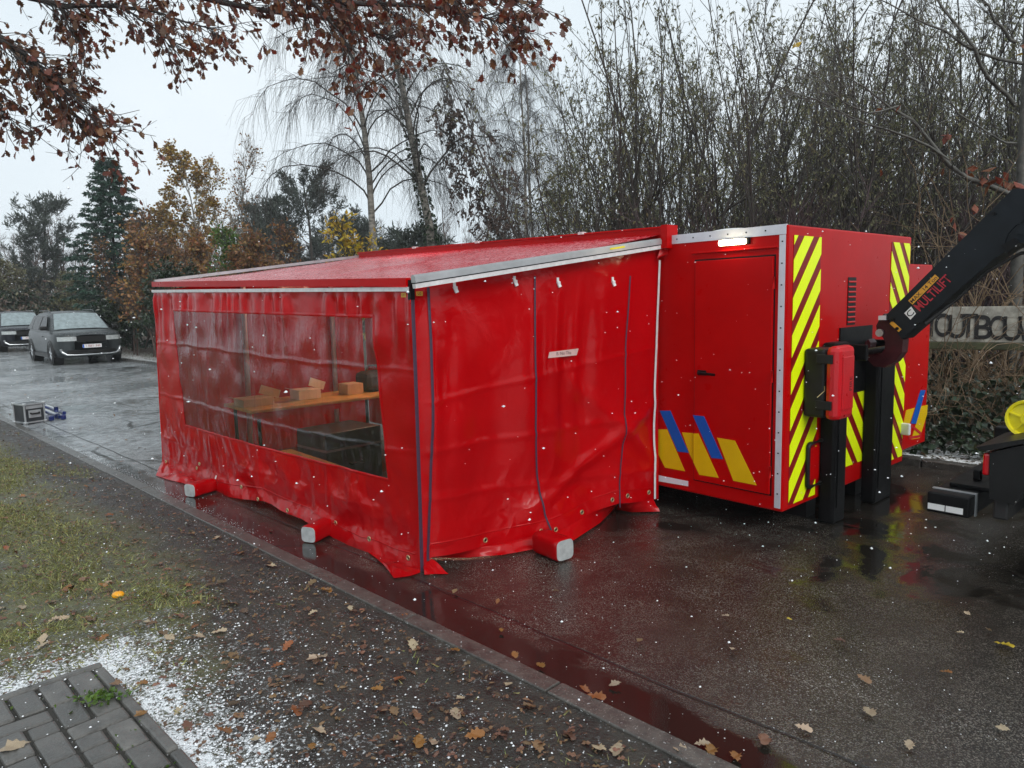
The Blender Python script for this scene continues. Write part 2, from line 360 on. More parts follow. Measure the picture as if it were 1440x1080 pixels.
def verge_mat():
    m, nb, b = newmat('verge_soil')
    P = nb.pos()
    f1 = nb.noise(6, 5, 0.7, P); f2 = nb.noise(1.2, 4, 0.6, P); f3 = nb.noise(75, 3, 0.6, P)
    soil = nb.mix(nb.ramp(f1, [(0.3, 0), (0.7, 1)]), (0.010, 0.0085, 0.007), (0.042, 0.036, 0.028))
    moss = nb.mix(nb.ramp(f3, [(0.35, 0), (0.65, 1)]), (0.065, 0.070, 0.024), (0.145, 0.148, 0.055))
    sep = nb.new('ShaderNodeSeparateXYZ'); nb.link(P, sep.inputs[0])
    s = nb.math('MULTIPLY', nb.math('SUBTRACT', KX, nb.math('ADD', sep.outputs[0], sep.outputs[1])), 0.7071)
    tt = nb.math('MULTIPLY', nb.math('SUBTRACT', sep.outputs[1], sep.outputs[0]), 0.7071)
    g = nb.math('SUBTRACT', nb.math('ADD', s, nb.math('MULTIPLY', nb.math('SUBTRACT', f2, 0.5), 0.7)), nb.ramp(nb.math('MULTIPLY', tt, 0.1), [(0.26, 0.75), (0.44, 0.0)]))
    g = nb.math('MULTIPLY', nb.ramp(g, [(0.38, 0), (0.75, 1)]), nb.ramp(f1, [(0.35, 0.35), (0.6, 1)]))
    c = nb.mix(g, soil, moss)
    c = nb.mix(nb.ramp(nb.noise(28, 4, 0.7, P), [(0.58, 0), (0.68, 0.6)]), c, (0.12, 0.075, 0.04))
    # thin snow: where the verge is near the paved path, and in scattered grains elsewhere
    dx = nb.math('ADD', sep.outputs[0], 1.93); dy = nb.math('SUBTRACT', sep.outputs[1], 3.105)
    ea = nb.math('ADD', nb.math('MULTIPLY', dx, -0.713), nb.math('MULTIPLY', dy, 0.701))     # metres outside the paved path's two edges
    eb = nb.math('ADD', nb.math('MULTIPLY', dx, 0.701), nb.math('MULTIPLY', dy, 0.713))
    d = nb.math('MAXIMUM', nb.math('MAXIMUM', ea, eb), 0.0)
    cover = nb.ramp(d, [(0.0, 0.20), (0.12, 0.15), (0.30, 0.06), (0.65, 0.02), (1.0, 0.0)])
    sn = nb.math('ADD', nb.math('ADD', nb.math('MULTIPLY', nb.noise(60, 4, 0.7, P), 0.75), nb.math('MULTIPLY', nb.noise(7, 3, 0.6, P), 0.25)), cover)
    sm = nb.ramp(sn, [(0.585, 0.0), (0.68, 1.0)])
    c = nb.mix(sm, c, (0.78, 0.82, 0.84))
    nb.link(c, b.inputs['Base Color'])
    nb.link(nb.mix(sm, nb.ramp(f1, [(0.3, 0.35), (0.7, 0.75)]), 0.7), b.inputs['Roughness'])
    h = nb.math('ADD', nb.math('ADD', nb.math('MULTIPLY', f3, 0.5), f1), nb.math('MULTIPLY', sm, 0.35))
    nb.link(nb.bump(h, 1.0, 0.022), b.inputs['Normal'])
verge_mat()

def forest_mat():
    m, nb, b = newmat('forest_floor')
    P = nb.pos()
    f1 = nb.noise(9, 5, 0.7, P); f2 = nb.noise(0.7, 4, 0.6, P)
    c = nb.mix(nb.ramp(f1, [(0.3, 0), (0.7, 1)]), (0.022, 0.017, 0.012), (0.10, 0.060, 0.032))
    c = nb.mix(nb.ramp(f2, [(0.5, 0), (0.65, 0.7)]), c, (0.045, 0.055, 0.020))
    sn = nb.noise(26, 4, 0.7, P)
    sep = nb.new('ShaderNodeSeparateXYZ'); nb.link(P, sep.inputs[0])
    e = nb.math('SUBTRACT', nb.math('ADD', sep.outputs[0], sep.outputs[1]), KF)
    sn = nb.ramp(nb.math('ADD', sn, nb.ramp(nb.math('MULTIPLY', e, 0.3), [(0.1, 0.14), (0.5, 0.04), (0.9, 0.0)])), [(0.58, 0.0), (0.66, 0.9)])
    c = nb.mix(sn, c, (0.72, 0.76, 0.77))
    nb.link(c, b.inputs['Base Color']); b.inputs['Roughness'].default_value = 0.8
    nb.link(nb.bump(f1, 0.8, 0.03), b.inputs['Normal'])
forest_mat()

def kerb_mat():
    m, nb, b = newmat('kerb_concrete')
    P = nb.pos()
    f = nb.noise(14, 5, 0.7, P); g = nb.noise(120, 3, 0.6, P); k = nb.noise(1.5, 3, 0.6, P)
    c = nb.mix(nb.ramp(f, [(0.3, 0), (0.7, 1)]), (0.034, 0.031, 0.028), (0.095, 0.088, 0.078))
    c = nb.mix(nb.ramp(g, [(0.6, 0), (0.7, 0.5)]), c, (0.3, 0.28, 0.25))
    c = nb.mix(nb.ramp(nb.noise(45, 3, 0.6, P), [(0.66, 0), (0.72, 0.8)]), c, (0.65, 0.67, 0.68))
    nb.link(c, b.inputs['Base Color'])
    nb.link(nb.ramp(k, [(0.3, 0.15), (0.7, 0.4)]), b.inputs['Roughness'])
    nb.link(nb.bump(g, 0.3, 0.004), b.inputs['Normal'])
kerb_mat()
def paver_mat():
    m, nb, b = newmat('paver_stone')
    P = nb.pos(); oi = nb.new('ShaderNodeObjectInfo').outputs['Random']
    f = nb.noise(9, 4, 0.6, P); g = nb.noise(70, 4, 0.65, P)
    c = nb.mix(nb.ramp(f, [(0.3, 0), (0.7, 1)]), (0.060, 0.058, 0.054), (0.150, 0.146, 0.136))
    c = nb.mix(nb.math('MULTIPLY', oi, 0.55), c, (0.05, 0.052, 0.05))
    nb.link(c, b.inputs['Base Color'])
    nb.link(nb.ramp(f, [(0.3, 0.28), (0.7, 0.55)]), b.inputs['Roughness'])
    nb.link(nb.bump(nb.math('ADD', g, nb.math('MULTIPLY', f, 0.6)), 0.5, 0.008), b.inputs['Normal'])
paver_mat()

# ------------------------------------------------------------------ object helpers
def mesh_from(name, verts, faces, mats, smooth=False, midx=None):
    me = bpy.data.meshes.new(name)
    me.from_pydata([tuple(map(float, v)) for v in verts] if not isinstance(verts, np.ndarray) else verts.tolist(), [], faces if not isinstance(faces, np.ndarray) else faces.tolist())
    for m in ([mats] if isinstance(mats, str) else mats): me.materials.append(MATS[m])
    if midx is not None: me.polygons.foreach_set('material_index', midx)
    if smooth: me.polygons.foreach_set('use_smooth', [True] * len(me.polygons))
    me.update(); return me
def link(name, me, parent=None, loc=None, rotz=None, mw=None):
    o = bpy.data.objects.new(name, me); COL.objects.link(o)
    if parent is not None: o.parent = parent
    if loc is not None: o.location = tuple(map(float, loc))
    if rotz is not None: o.rotation_euler = (0, 0, rotz)
    return o
def tag(o, label=None, cat=None, group=None, kind=None):
    if label: o['label'] = label
    if cat: o['category'] = cat
    if group: o['group'] = group
    if kind: o['kind'] = kind
    return o
def thing(name, label, cat, loc=(0, 0, 0), rotz=0.0, group=None):
    return tag(link(name, None, None, loc, rotz), label, cat, group)
def clone(root, loc, rotz, scale=1.0, label=None, group=None):
    r = root.copy(); COL.objects.link(r); r.location = loc; r.rotation_euler = (0, 0, rotz); r.scale = (scale,) * 3
    if label: r['label'] = label
    if group: r['group'] = group
    for ch in root.children:
        c = ch.copy(); COL.objects.link(c); c.parent = r
        for g in ch.children:
            d = g.copy(); COL.objects.link(d); d.parent = c
    return r

class MB:
    """collects simple solids; build() links them as one mesh object"""
    def __init__(s): s.v = []; s.f = []; s.sm = []
    def add(s, verts, faces, smooth=False):
        n = len(s.v); s.v += [tuple(map(float, p)) for p in verts]; s.f += [tuple(i + n for i in f) for f in faces]; s.sm += [smooth] * len(faces); return s
    def box(s, x0, x1, y0, y1, z0, z1, bev=0.0):
        if bev <= 0:
            v = [(x0, y0, z0), (x1, y0, z0), (x1, y1, z0), (x0, y1, z0), (x0, y0, z1), (x1, y0, z1), (x1, y1, z1), (x0, y1, z1)]
            return s.add(v, [(0, 3, 2, 1), (4, 5, 6, 7), (0, 1, 5, 4), (1, 2, 6, 5), (2, 3, 7, 6), (3, 0, 4, 7)])
        bm = bmesh.new(); bmesh.ops.create_cube(bm, size=1.0)
        for q in bm.verts: q.co = Vector(((x0 + x1) / 2 + q.co.x * (x1 - x0), (y0 + y1) / 2 + q.co.y * (y1 - y0), (z0 + z1) / 2 + q.co.z * (z1 - z0)))
        bmesh.ops.bevel(bm, geom=list(bm.edges), offset=bev, segments=2, affect='EDGES', profile=0.5)
        bm.verts.index_update()
        s.add([q.co[:] for q in bm.verts], [[q.index for q in f.verts] for f in bm.faces]); bm.free(); return s
    def prism(s, poly, d, depth):
        """polygon (3D points) pushed along d by depth"""
        d = np.array(d, float); d /= np.linalg.norm(d); n = len(poly); P = [np.array(p, float) for p in poly]
        v = P + [p + d * depth for p in P]
        nrm = sum((np.cross(P[i] - P[0], P[(i + 1) % n] - P[0]) for i in range(n)), np.zeros(3))
        flip = nrm @ d > 0
        a = tuple(range(n)); b = tuple(range(n, 2 * n))
        fs = [a[::-1] if flip else a, b if flip else b[::-1]]
        for i in range(n):
            j = (i + 1) % n; q = (i, j, n + j, n + i); fs.append(q if flip else q[::-1])
        return s.add(v, fs)
    def tube(s, pts, rad, m=8, caps=True):
        pts = np.array(pts, float); k = len(pts); rad = np.broadcast_to(np.array(rad, float), (k,))
        V, Fc = tubes(pts[None], rad[None], m)
        n = len(s.v); s.v += [tuple(p) for p in V]; s.f += [tuple(int(i) + n for i in f) for f in Fc]; s.sm += [True] * len(Fc)
        if caps:
            s.f.append(tuple(n + i for i in range(m))[::-1]); s.f.append(tuple(n + (k - 1) * m + i for i in range(m))); s.sm += [False, False]
        return s
    def cyl(s, a, b, r, m=16): return s.tube([a, b], [r, r], m)
    def bar(s, a, b, w, h, up=(0, 0, 1)):
        a = np.array(a, float); b = np.array(b, float); t = (b - a) / np.linalg.norm(b - a); up = np.array(up, float)
        sd = np.cross(t, up); sd /= np.linalg.norm(sd); up = np.cross(sd, t)
        v = [p + sd * x * w / 2 + up * y * h / 2 for p in (a, b) for x, y in ((-1, -1), (1, -1), (1, 1), (-1, 1))]
        return s.add(v, [(0, 1, 2, 3), (7, 6, 5, 4), (0, 4, 5, 1), (1, 5, 6, 2), (2, 6, 7, 3), (3, 7, 4, 0)])
    def build(s, name, mat, parent=None, **k):
        me = mesh_from(name, s.v, s.f, mat); me.polygons.foreach_set('use_smooth', s.sm)
        return link(name, me, parent, **k)

def tubes(P, Rd, m):
    """P (N,k,3) polylines, Rd (N,k) radii -> verts, quads"""
    P = np.asarray(P, float); N, k, _ = P.shape
    T = np.gradient(P, axis=1); T /= np.maximum(np.linalg.norm(T, axis=2, keepdims=True), 1e-9)
    T0 = P[:, -1] - P[:, 0]; T0 /= np.maximum(np.linalg.norm(T0, axis=1, keepdims=True), 1e-9)
    ref = np.where(np.abs(T0[:, 2:3]) > 0.8, np.array([[1.0, 0, 0]]), np.array([[0, 0, 1.0]]))
    A = np.cross(T, ref[:, None, :]); A /= np.maximum(np.linalg.norm(A, axis=2, keepdims=True), 1e-9)
    B = np.cross(T, A)
    th = np.arange(m) * 2 * np.pi / m
    ring = A[:, :, None, :] * np.cos(th)[None, None, :, None] + B[:, :, None, :] * np.sin(th)[None, None, :, None]
    Vv = (P[:, :, None, :] + ring * Rd[:, :, None, None]).reshape(-1, 3)
    base = (np.arange(N)[:, None, None] * k + np.arange(k - 1)[None, :, None]) * m
    i = np.arange(m)[None, None, :]; j = (np.arange(m) + 1) % m; j = j[None, None, :]
    Fc = np.stack([base + i, base + m + i, base + m + j, base + j], axis=-1).reshape(-1, 4)
    return Vv, Fc

def text_mesh(name, s, mat, size, depth=0.0, spacing=1.0, bold=0.0):
    cu = bpy.data.curves.new(name, 'FONT'); cu.body = s; cu.size = size; cu.extrude = depth; cu.space_character = spacing; cu.offset = bold
    cu.align_x = 'CENTER'; cu.align_y = 'CENTER'
    o = bpy.data.objects.new(name, cu); COL.objects.link(o)
    dg = bpy.context.evaluated_depsgraph_get(); me = bpy.data.meshes.new_from_object(o.evaluated_get(dg))
    bpy.data.objects.remove(o); me.name = name; me.materials.clear(); me.materials.append(MATS[mat]); return me
def frame_mat(origin, xdir, ydir):
    x = Vector(xdir).normalized(); y = Vector(ydir).normalized(); z = x.cross(y).normalized(); y = z.cross(x)
    return Matrix(((x.x, y.x, z.x, origin[0]), (x.y, y.y, z.y, origin[1]), (x.z, y.z, z.z, origin[2]), (0, 0, 0, 1)))
# ================================================================== THE SETTING
rng = np.random.default_rng(7); random.seed(7)
D_ROAD = np.array([-0.7071, 0.7071, 0.0]); N_ROAD = np.array([0.7071, 0.7071, 0.0])
def RD(s, t, z=0.0):            # s metres across the road from its near edge, t metres along it
    return N_ROAD * (KX * 0.7071 + s) + D_ROAD * t + np.array([0, 0, z])
def sines(x, y, seed, sc, n=7):
    r = np.random.default_rng(seed); o = np.zeros(np.broadcast(x, y).shape)
    for i in range(n):
        a = r.uniform(0, 2 * np.pi); f = sc * r.uniform(0.5, 1.8); o += np.sin((x * np.cos(a) + y * np.sin(a)) * f + r.uniform(0, 6.28)) / n ** 0.5
    return o
def grid_sheet(name, s_arr, t_arr, zf, mat, kind='structure', smooth=True):
    S, T = np.meshgrid(s_arr, t_arr, indexing='ij'); Z = zf(S, T)
    P = (N_ROAD[None, None] * (KX * 0.7071 + S)[..., None] + D_ROAD[None, None] * T[..., None]); P[..., 2] = Z
    n, m = S.shape; i = np.arange(n - 1)[:, None] * m + np.arange(m - 1)[None]
    F = np.stack([i, i + m, i + m + 1, i + 1], -1).reshape(-1, 4)
    o = link(name, mesh_from(name, P.reshape(-1, 3), F, mat, smooth)); tag(o, kind=kind); return o
ROAD_W = (KF - KX) * 0.7071
o = link('ground', mesh_from('ground', [(-115, -40, -0.15), (115, -40, -0.15), (115, 155, -0.15), (-115, 155, -0.15)], [(0, 1, 2, 3)], 'forest_floor')); tag(o, kind='structure')
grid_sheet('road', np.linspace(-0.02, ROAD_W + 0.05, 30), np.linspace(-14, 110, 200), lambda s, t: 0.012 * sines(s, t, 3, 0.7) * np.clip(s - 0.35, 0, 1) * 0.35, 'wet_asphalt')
def verge_z(s, t):
    d = -s - 0.12
    return 0.012 + 0.012 * np.clip(d, 0, 1) + (0.010 * sines(s, t, 5, 5) + 0.006 * sines(s, t, 6, 17)) * np.clip(d * 4, 0, 1)
grid_sheet('grass_verge', -np.concatenate([np.linspace(0.10, 3.2, 90), np.linspace(3.3, 12, 30)])[::-1], np.concatenate([np.linspace(-8, -2, 20), np.linspace(-1.95, 9, 150), np.linspace(9.3, 40, 50)]), verge_z, 'verge_soil')
def forest_z(s, t):
    d = s - ROAD_W - 0.1
    return 0.05 + 0.02 * np.clip(d, 0, 3) + 0.03 * sines(s, t, 8, 1.4) * np.clip(d * 2, 0, 1) + 0.02 * sines(s, t, 9, 5) * np.clip(d * 2, 0, 1)
grid_sheet('forest_ground', np.concatenate([np.linspace(ROAD_W + 0.08, ROAD_W + 6, 60), np.linspace(ROAD_W + 6.5, ROAD_W + 80, 50)]), np.linspace(-20, 110, 200), forest_z, 'forest_floor')

kroot = tag(link('kerb', None), kind='structure')
km = MB().box(-0.05, 0.05, -0.496, 0.496, -0.12, 0.022, 0.006)
kme = mesh_from('kerb_stone', km.v, km.f, 'kerb_concrete')
for i in range(-5, 24):
    p = RD(-0.052, i + 0.4); o = link('kerb_stone', kme, kroot, (p[0], p[1], rng.normal(0, 0.0012)), R(45) + rng.normal(0, 0.003))
kroot2 = tag(link('far_kerb', None), kind='structure')
km2 = MB().box(-0.06, 0.06, -0.495, 0.495, -0.12, 0.075, 0.01); kme2 = mesh_from('kerb_stone', km2.v, km2.f, 'kerb_concrete')
for i in range(-6, 46):
    p = RD(ROAD_W + 0.02, i + 0.4); link('kerb_stone', kme2, kroot2, (p[0], p[1], rng.normal(0, 0.004)), R(45) + rng.normal(0, 0.006))

# paved path, lower left: blocks laid in courses behind a thin concrete edging
PA = np.array([0.713, -0.701, 0]); PB = np.array([-0.701, -0.713, 0]); PC = np.array([-1.93, 3.105, 0.0])
proot = tag(link('paved_path', None), kind='structure')
def blk(name, a0, a1, b0, b1, z1, bev=0.010):
    la, lb = a1 - a0, b1 - b0
    key = ('pv', round(la, 3), round(lb, 3), bev)
    if key not in MATS:
        b = MB().box(-la / 2, la / 2, -lb / 2, lb / 2, -0.07, 0.0, bev); MATS[key] = mesh_from(name, b.v, b.f, 'paver_stone')
    p = PC + PA * (a0 + a1) / 2 + PB * (b0 + b1) / 2
    o = link(name, MATS[key], proot, (p[0], p[1], z1)); o.rotation_euler = (rng.normal(0, 0.012), rng.normal(0, 0.012), math.atan2(PA[1], PA[0]) + rng.normal(0, 0.012)); return o
for i in range(3):
    blk('edging_strip', 0.05 + i * 0.9, 0.05 + i * 0.9 + 0.893, 0.0, 0.045, 0.045); blk('edging_strip', 0.0, 0.045, 0.0 + i * 0.9, i * 0.9 + 0.893, 0.045)
U = 0.108; na, nb_ = 16, 12; used = np.zeros((na, nb_), bool)
for i in range(na):
    for j in range(nb_):
        if used[i, j]: continue
        opts = [(2, 1)] * 5 + [(1, 1)] * 2 + [(1, 2)] * 1 + [(2, 2)] * 1
        random.shuffle(opts)
        for da, db in opts + [(1, 1)]:
            if i + da <= na and j + db <= nb_ and not used[i:i + da, j:j + db].any():
                if db == 2 and da == 2: db = 1
                used[i:i + da, j:j + db] = True
                blk('paving_block', 0.052 + i * U, 0.052 + (i + da) * U - 0.012, 0.052 + j * U, 0.052 + (j + db) * U - 0.012, 0.042 + rng.normal(0, 0.003)); break
bed = MB().prism([PC + PA * 0.02 + PB * 0.02, PC + PA * 2.4 + PB * 0.02, PC + PA * 2.4 + PB * 2.4, PC + PA * 0.02 + PB * 2.4], (0, 0, 1), 0.03); bed.build('joint_sand', 'joint_soil', proot)

# ================================================================== RED CONTAINER
cont = thing('equipment_container', 'red hooklift container with a narrow door, yellow and red chevrons and black lifting frame', 'container', C0, YAW)
def cpart(mb, name, mat, parent=cont): return mb.build(name, mat, parent)
ZB, ZT, CW, CL = 0.18, 2.09, 2.08, 5.46
cpart(MB().box(0, CW, 0, CL, ZB, ZT, 0.012), 'body', 'red_paint')
for v0 in (0.55, 1.38): cpart(MB().box(v0, v0 + 0.14, 0.1, 5.3, 0.0, 0.178), 'skid', 'black_steel')
# aluminium trims: top rail and corner post of the door side
cpart(MB().box(-0.006, 0.02, 0.012, 0.905, 2.03, 2.094), 'top_trim', 'alu_trim')
cpart(MB().box(-0.006, 0.02, 0.014, 0.056, 0.205, 2.027), 'corner_trim', 'alu_trim')
rv = MB()
for z in np.arange(0.3, 2.0, 0.14): rv.box(-0.009, -0.006, 0.03, 0.039, z, z + 0.009)
for u in np.arange(0.15, 0.9, 0.14): rv.box(-0.009, -0.006, u, u + 0.009, 2.058, 2.067)
cpart(rv, 'rivet', 'black_steel')
# door
cpart(MB().box(-0.002, 0.01, 0.080, 0.702, 0.280, 1.905), 'door_frame', 'black_steel')
door = cpart(MB().box(-0.016, 0.004, 0.090, 0.692, 0.290, 1.893, 0.004), 'door', 'red_paint')
h = MB(); h.box(-0.028, -0.016, 0.588, 0.66, 1.075, 1.112, 0.004); h.tube([(-0.028, 0.64, 1.094), (-0.052, 0.635, 1.094), (-0.054, 0.61, 1.093), (-0.052, 0.50, 1.088)], 0.010, 8)
h.build('door_handle', 'black_steel', door)
for z in (0.45, 1.1, 1.72):
    MB().cyl((-0.02, 0.083, z - 0.04), (-0.02, 0.083, z + 0.04), 0.007, 8).build('hinge', 'red_paint', door)
cpart(MB().box(-0.018, 0.01, 0.062, 0.72, 1.945, 1.957, 0.003), 'drip_rail', 'red_paint')
# lamp above the door
lamp = cpart(MB().box(-0.028, 0.0, 0.262, 0.49, 1.985, 2.029, 0.006), 'door_lamp', 'black_steel')
MB().box(-0.062, -0.0285, 0.275, 0.477, 1.984, 2.022, 0.010).build('lamp_tube', 'lamp_white', lamp)
# roof vent
vent = MB()
for k in range(6):
    a0, a1 = k * math.pi / 12, (k + 1) * math.pi / 12
    n = 20
    vent.add([(0.5 + 0.21 * math.cos(a) * math.cos(q), 0.70 + 0.21 * math.sin(q) * math.cos(a), 2.09 + 0.014 + 0.045 * math.sin(a)) for a in (a0, a1) for q in np.arange(n) * 2 * math.pi / n], [(i, (i + 1) % n, n + (i + 1) % n, n + i) for i in range(n)], True)
vent.cyl((0.5, 0.70, 2.088), (0.5, 0.70, 2.106), 0.21, 20)
cpart(vent, 'roof_vent', 'white_paint')
# flat prints on the door side
def side_print(px, name, mat, off=0.0032, v=0.0, z=900.0):
    poly = [side_pt(900 + x / 2.4, 290 + y / 2.4) for x, y in px]
    poly = [(-off, p[1], p[2]) for p in poly]
    return cpart(MB().prism(poly, (1, 0, 0), 0.0025), name, mat)
DO = 0.0195
for px, m, nm in (([(63, 753), (92, 753), (152, 894), (85, 882), (63, 838)], 'yellow_print', 'yellow_stripe'),
                  ([(142, 763), (179, 766), (179, 858), (168, 836)], 'yellow_print', 'yellow_stripe'),
                  ([(67, 690), (103, 690), (165, 832), (128, 828)], 'blue_print', 'blue_stripe')):
    side_print(px, nm, m)
for px, m, nm in (([(185, 766), (202, 766), (270, 915), (205, 905), (185, 862)], 'yellow_print', 'yellow_stripe'),
                  ([(265, 780), (325, 790), (398, 940), (320, 925)], 'yellow_print', 'yellow_stripe'),
                  ([(183, 704), (221, 708), (285, 852), (246, 848)], 'blue_print', 'blue_stripe')):
    side_print(px, nm, m, DO)
side_print([(64, 908), (163, 928), (163, 945), (64, 928)], 'white_sticker', 'white_tape')
# chevron strips of the end face
def clip_poly(poly, v0, v1, z0, z1):
    for ax, lim, keep in ((0, v0, 1), (0, v1, -1), (1, z0, 1), (1, z1, -1)):
        outp = []
        for i in range(len(poly)):
            a, b = poly[i - 1], poly[i]; da, db = (a[ax] - lim) * keep, (b[ax] - lim) * keep
            if (da >= 0) != (db >= 0):
                q = da / (da - db); outp.append((a[0] + (b[0] - a[0]) * q, a[1] + (b[1] - a[1]) * q))
            if db >= 0: outp.append(b)
        poly = outp
        if len(poly) < 3: return []
    return poly
def chevron(v0, v1, z0, z1, rise, phase, per=0.247, yel=0.146):
    cpart(MB().box(v0, v1, -0.0025, 0.004, z0, z1), 'reflective_panel', 'red_reflective')
    wdt = v1 - v0
    for k in range(-6, 14):
        zz = z0 + phase + k * per
        poly = [(v0, zz), (v1, zz + rise * wdt), (v1, zz + rise * wdt + yel), (v0, zz + yel)]
        p = clip_poly(poly, v0, v1, z0, z1)
        if len(p) >= 3:
            cpart(MB().prism([(a, -0.0055, b) for a, b in p], (0, 1, 0), 0.0028), 'yellow_chevron', 'yellow_reflective')
chevron(0.075, 0.455, 0.215, 2.025, 1.16, 0.02)
chevron(1.665, 2.045, 0.235, 2.035, -1.18, 0.10)
chevron(0.93, 1.50, 0.33, 0.885, -1.18, 0.02)
# louvred vent
cpart(MB().box(0.895, 1.030, -0.004, 0.004, 1.405, 1.755), 'vent_recess', 'black_steel')
for k in range(9):
    z = 1.42 + k * 0.037
    s_ = MB(); s_.add([(0.90, -0.004, z + 0.013), (1.025, -0.004, z + 0.013), (1.025, -0.010, z + 0.005), (0.90, -0.010, z + 0.005), (0.90, -0.004, z + 0.008), (1.025, -0.004, z + 0.008), (1.025, -0.009, z), (0.90, -0.009, z)], [(0, 1, 2, 3), (7, 6, 5, 4), (3, 2, 6, 7), (0, 3, 7, 4), (1, 5, 6, 2)])
    cpart(s_, 'vent_slat', 'red_paint')
# black plate with the lifting bar, and the two uprights that reach the ground
cpart(MB().box(0.775, 1.33, -0.012, 0.002, 0.89, 1.39), 'hook_plate', 'black_steel')
for v0, v1, z1 in ((0.50, 0.705, 1.30), (1.215, 1.545, 1.18)):
    u = MB(); u.box(v0, v1, -0.115, -0.006, 0.0, z1, 0.02); u.box(v0 + 0.05, v1 - 0.05, -0.122, -0.115, 0.12, z1 - 0.1)
    cpart(u, 'upright', 'black_steel')
lb = MB(); lb.cyl((0.70, -0.20, 1.225), (1.32, -0.20, 1.225), 0.024, 14)
for v in (0.70, 1.30): lb.box(v - 0.015, v + 0.015, -0.235, -0.01, 1.17, 1.28, 0.006)
cpart(lb, 'lifting_bar', 'black_steel')
# two-tone extinguisher box
eb = cpart(MB().box(0.235, 0.465, -0.155, -0.008, 0.81, 1.275, 0.02), 'extinguisher_box', 'black_plastic')
lid = MB().box(0.228, 0.470, -0.255, -0.157, 0.80, 1.295, 0.035); lid.box(0.27, 0.43, -0.263, -0.254, 0.87, 1.225, 0.004); lid.build('box_lid', 'red_plastic', eb)
for z in (0.87, 1.18): MB().box(0.216, 0.234, -0.21, -0.10, z, z + 0.06, 0.004).build('latch', 'black_plastic', eb)
MB().tube([(0.226, -0.160, 1.03), (0.222, -0.163, 1.0), (0.230, -0.11, 0.95)], 0.003, 5).build('seal_wire', 'brass', eb)
tm = text_mesh('lettering', 'FIRE', 'black_letter', 0.055); o = link('lettering', tm, eb); o.matrix_local = frame_mat((0.385, -0.2642, 1.04), (0, 0, 1), (-1, 0, 0))
# black rounded handle frame low on the end face
hf = MB(); c = []
for (cx_, cz_), a0 in (((0.505, 0.575), 0), ((0.335, 0.575), 90), ((0.335, 0.325), 180), ((0.505, 0.325), 270)):
    for a in range(0, 91, 30): c.append((cx_ + 0.03 * math.cos(R(a0 + a)), -0.022, cz_ + 0.03 * math.sin(R(a0 + a))))
hf.tube(c + [c[0], c[1]], 0.016, 8, False); cpart(hf, 'grab_frame', 'black_plastic')
cpart(MB().box(0.345, 0.495, -0.010, 0.0, 0.335, 0.565), 'grab_back', 'red_paint')
# white marker block with a red bracket at the far corner
mk = cpart(MB().box(2.0, 2.045, -0.07, 0.0, 0.425, 0.525, 0.008), 'marker_block', 'white_paint')
mkb = MB(); mkb.bar((2.03, -0.06, 0.52), (2.13, -0.12, 0.43), 0.012, 0.02); mkb.bar((2.03, -0.06, 0.40), (2.13, -0.12, 0.41), 0.012, 0.02); mkb.build('bracket', 'red_plastic', mk)
# slide-out bay on the far side
bay = cpart(MB().box(2.082, 2.90, 0.10, 4.9, 0.215, 1.878, 0.012), 'slide_out_bay', 'red_paint')
def bay_print(px, nm, m):
    poly = [end_pt(1260 + x / 5.4, 460 + y / 5.4, 0.1) for x, y in px]
    MB().prism([(p[0], 0.0965, p[2]) for p in poly], (0, 1, 0), 0.0025).build(nm, m, bay)
bay_print([(75, 630), (140, 612), (85, 780), (50, 750)], 'yellow_stripe', 'yellow_print')
bay_print([(185, 478), (222, 478), (150, 735), (110, 732)], 'blue_stripe', 'blue_print')
bay_print([(190, 600), (238, 590), (233, 660), (178, 843), (115, 853)], 'yellow_stripe', 'yellow_print')

# ================================================================== RED TENT (awning with walls)
FLb, FRb = gp(229, 656), gp(593, 803)
FLt = np.array([-3.634, 7.314, 1.822]); FRt = np.array([-0.581, 4.220, 1.725])
GRb, GRt = W(-0.03, 1.0, 0.0), W(-0.03, 1.0, 2.015)
FARb, FARt = W(-0.03, 5.46, 0.0), W(-0.03, 5.46, 2.13)
TENT0 = (FLb + GRb) / 2; TENT0[2] = 0
tent = thing('awning_tent', 'red tarpaulin awning tent with a long clear window, joined to the container side', 'tent', TENT0)
def tlink(name, me, parent=tent): return link(name, me, parent, -TENT0 if parent is tent else None)
def tpart(mb, name, mat): return tlink(name, mesh_from(name, mb.v, mb.f, mat))
class Wall:
    def __init__(s, BL, BR, TL, TR, nrm, disp): s.c = [np.array(q, float) for q in (BL, BR, TL, TR)]; s.n = np.array(nrm, float); s.disp = disp
    def flat(s, a, b):
        a = np.asarray(a)[..., None]; b = np.asarray(b)[..., None]; BL, BR, TL, TR = s.c
        return BL * (1 - a) * (1 - b) + BR * a * (1 - b) + TL * (1 - a) * b + TR * a * b
    def p(s, a, b, off=0.0):
        a, b = np.broadcast_arrays(np.asarray(a, float), np.asarray(b, float))
        return s.flat(a, b) + s.n * (s.disp(a, b) + off)[..., None]
    def inv(s, x, y):
        q = np.array([0.5, 0.5]); tgt = np.array([x, y])
        for _ in range(12):
            f0 = proj(s.flat(q[0], q[1])); e = 1e-4
            J = np.stack([(proj(s.flat(q[0] + e, q[1])) - f0) / e, (proj(s.flat(q[0], q[1] + e)) - f0) / e], 1)
            q = q + np.linalg.solve(J, tgt - f0)
        return q
sm = lambda x: np.clip(x, 0, 1) ** 2 * (3 - 2 * np.clip(x, 0, 1))
def ridge(x, c, w_): return np.exp(-((x - c) / w_) ** 2)
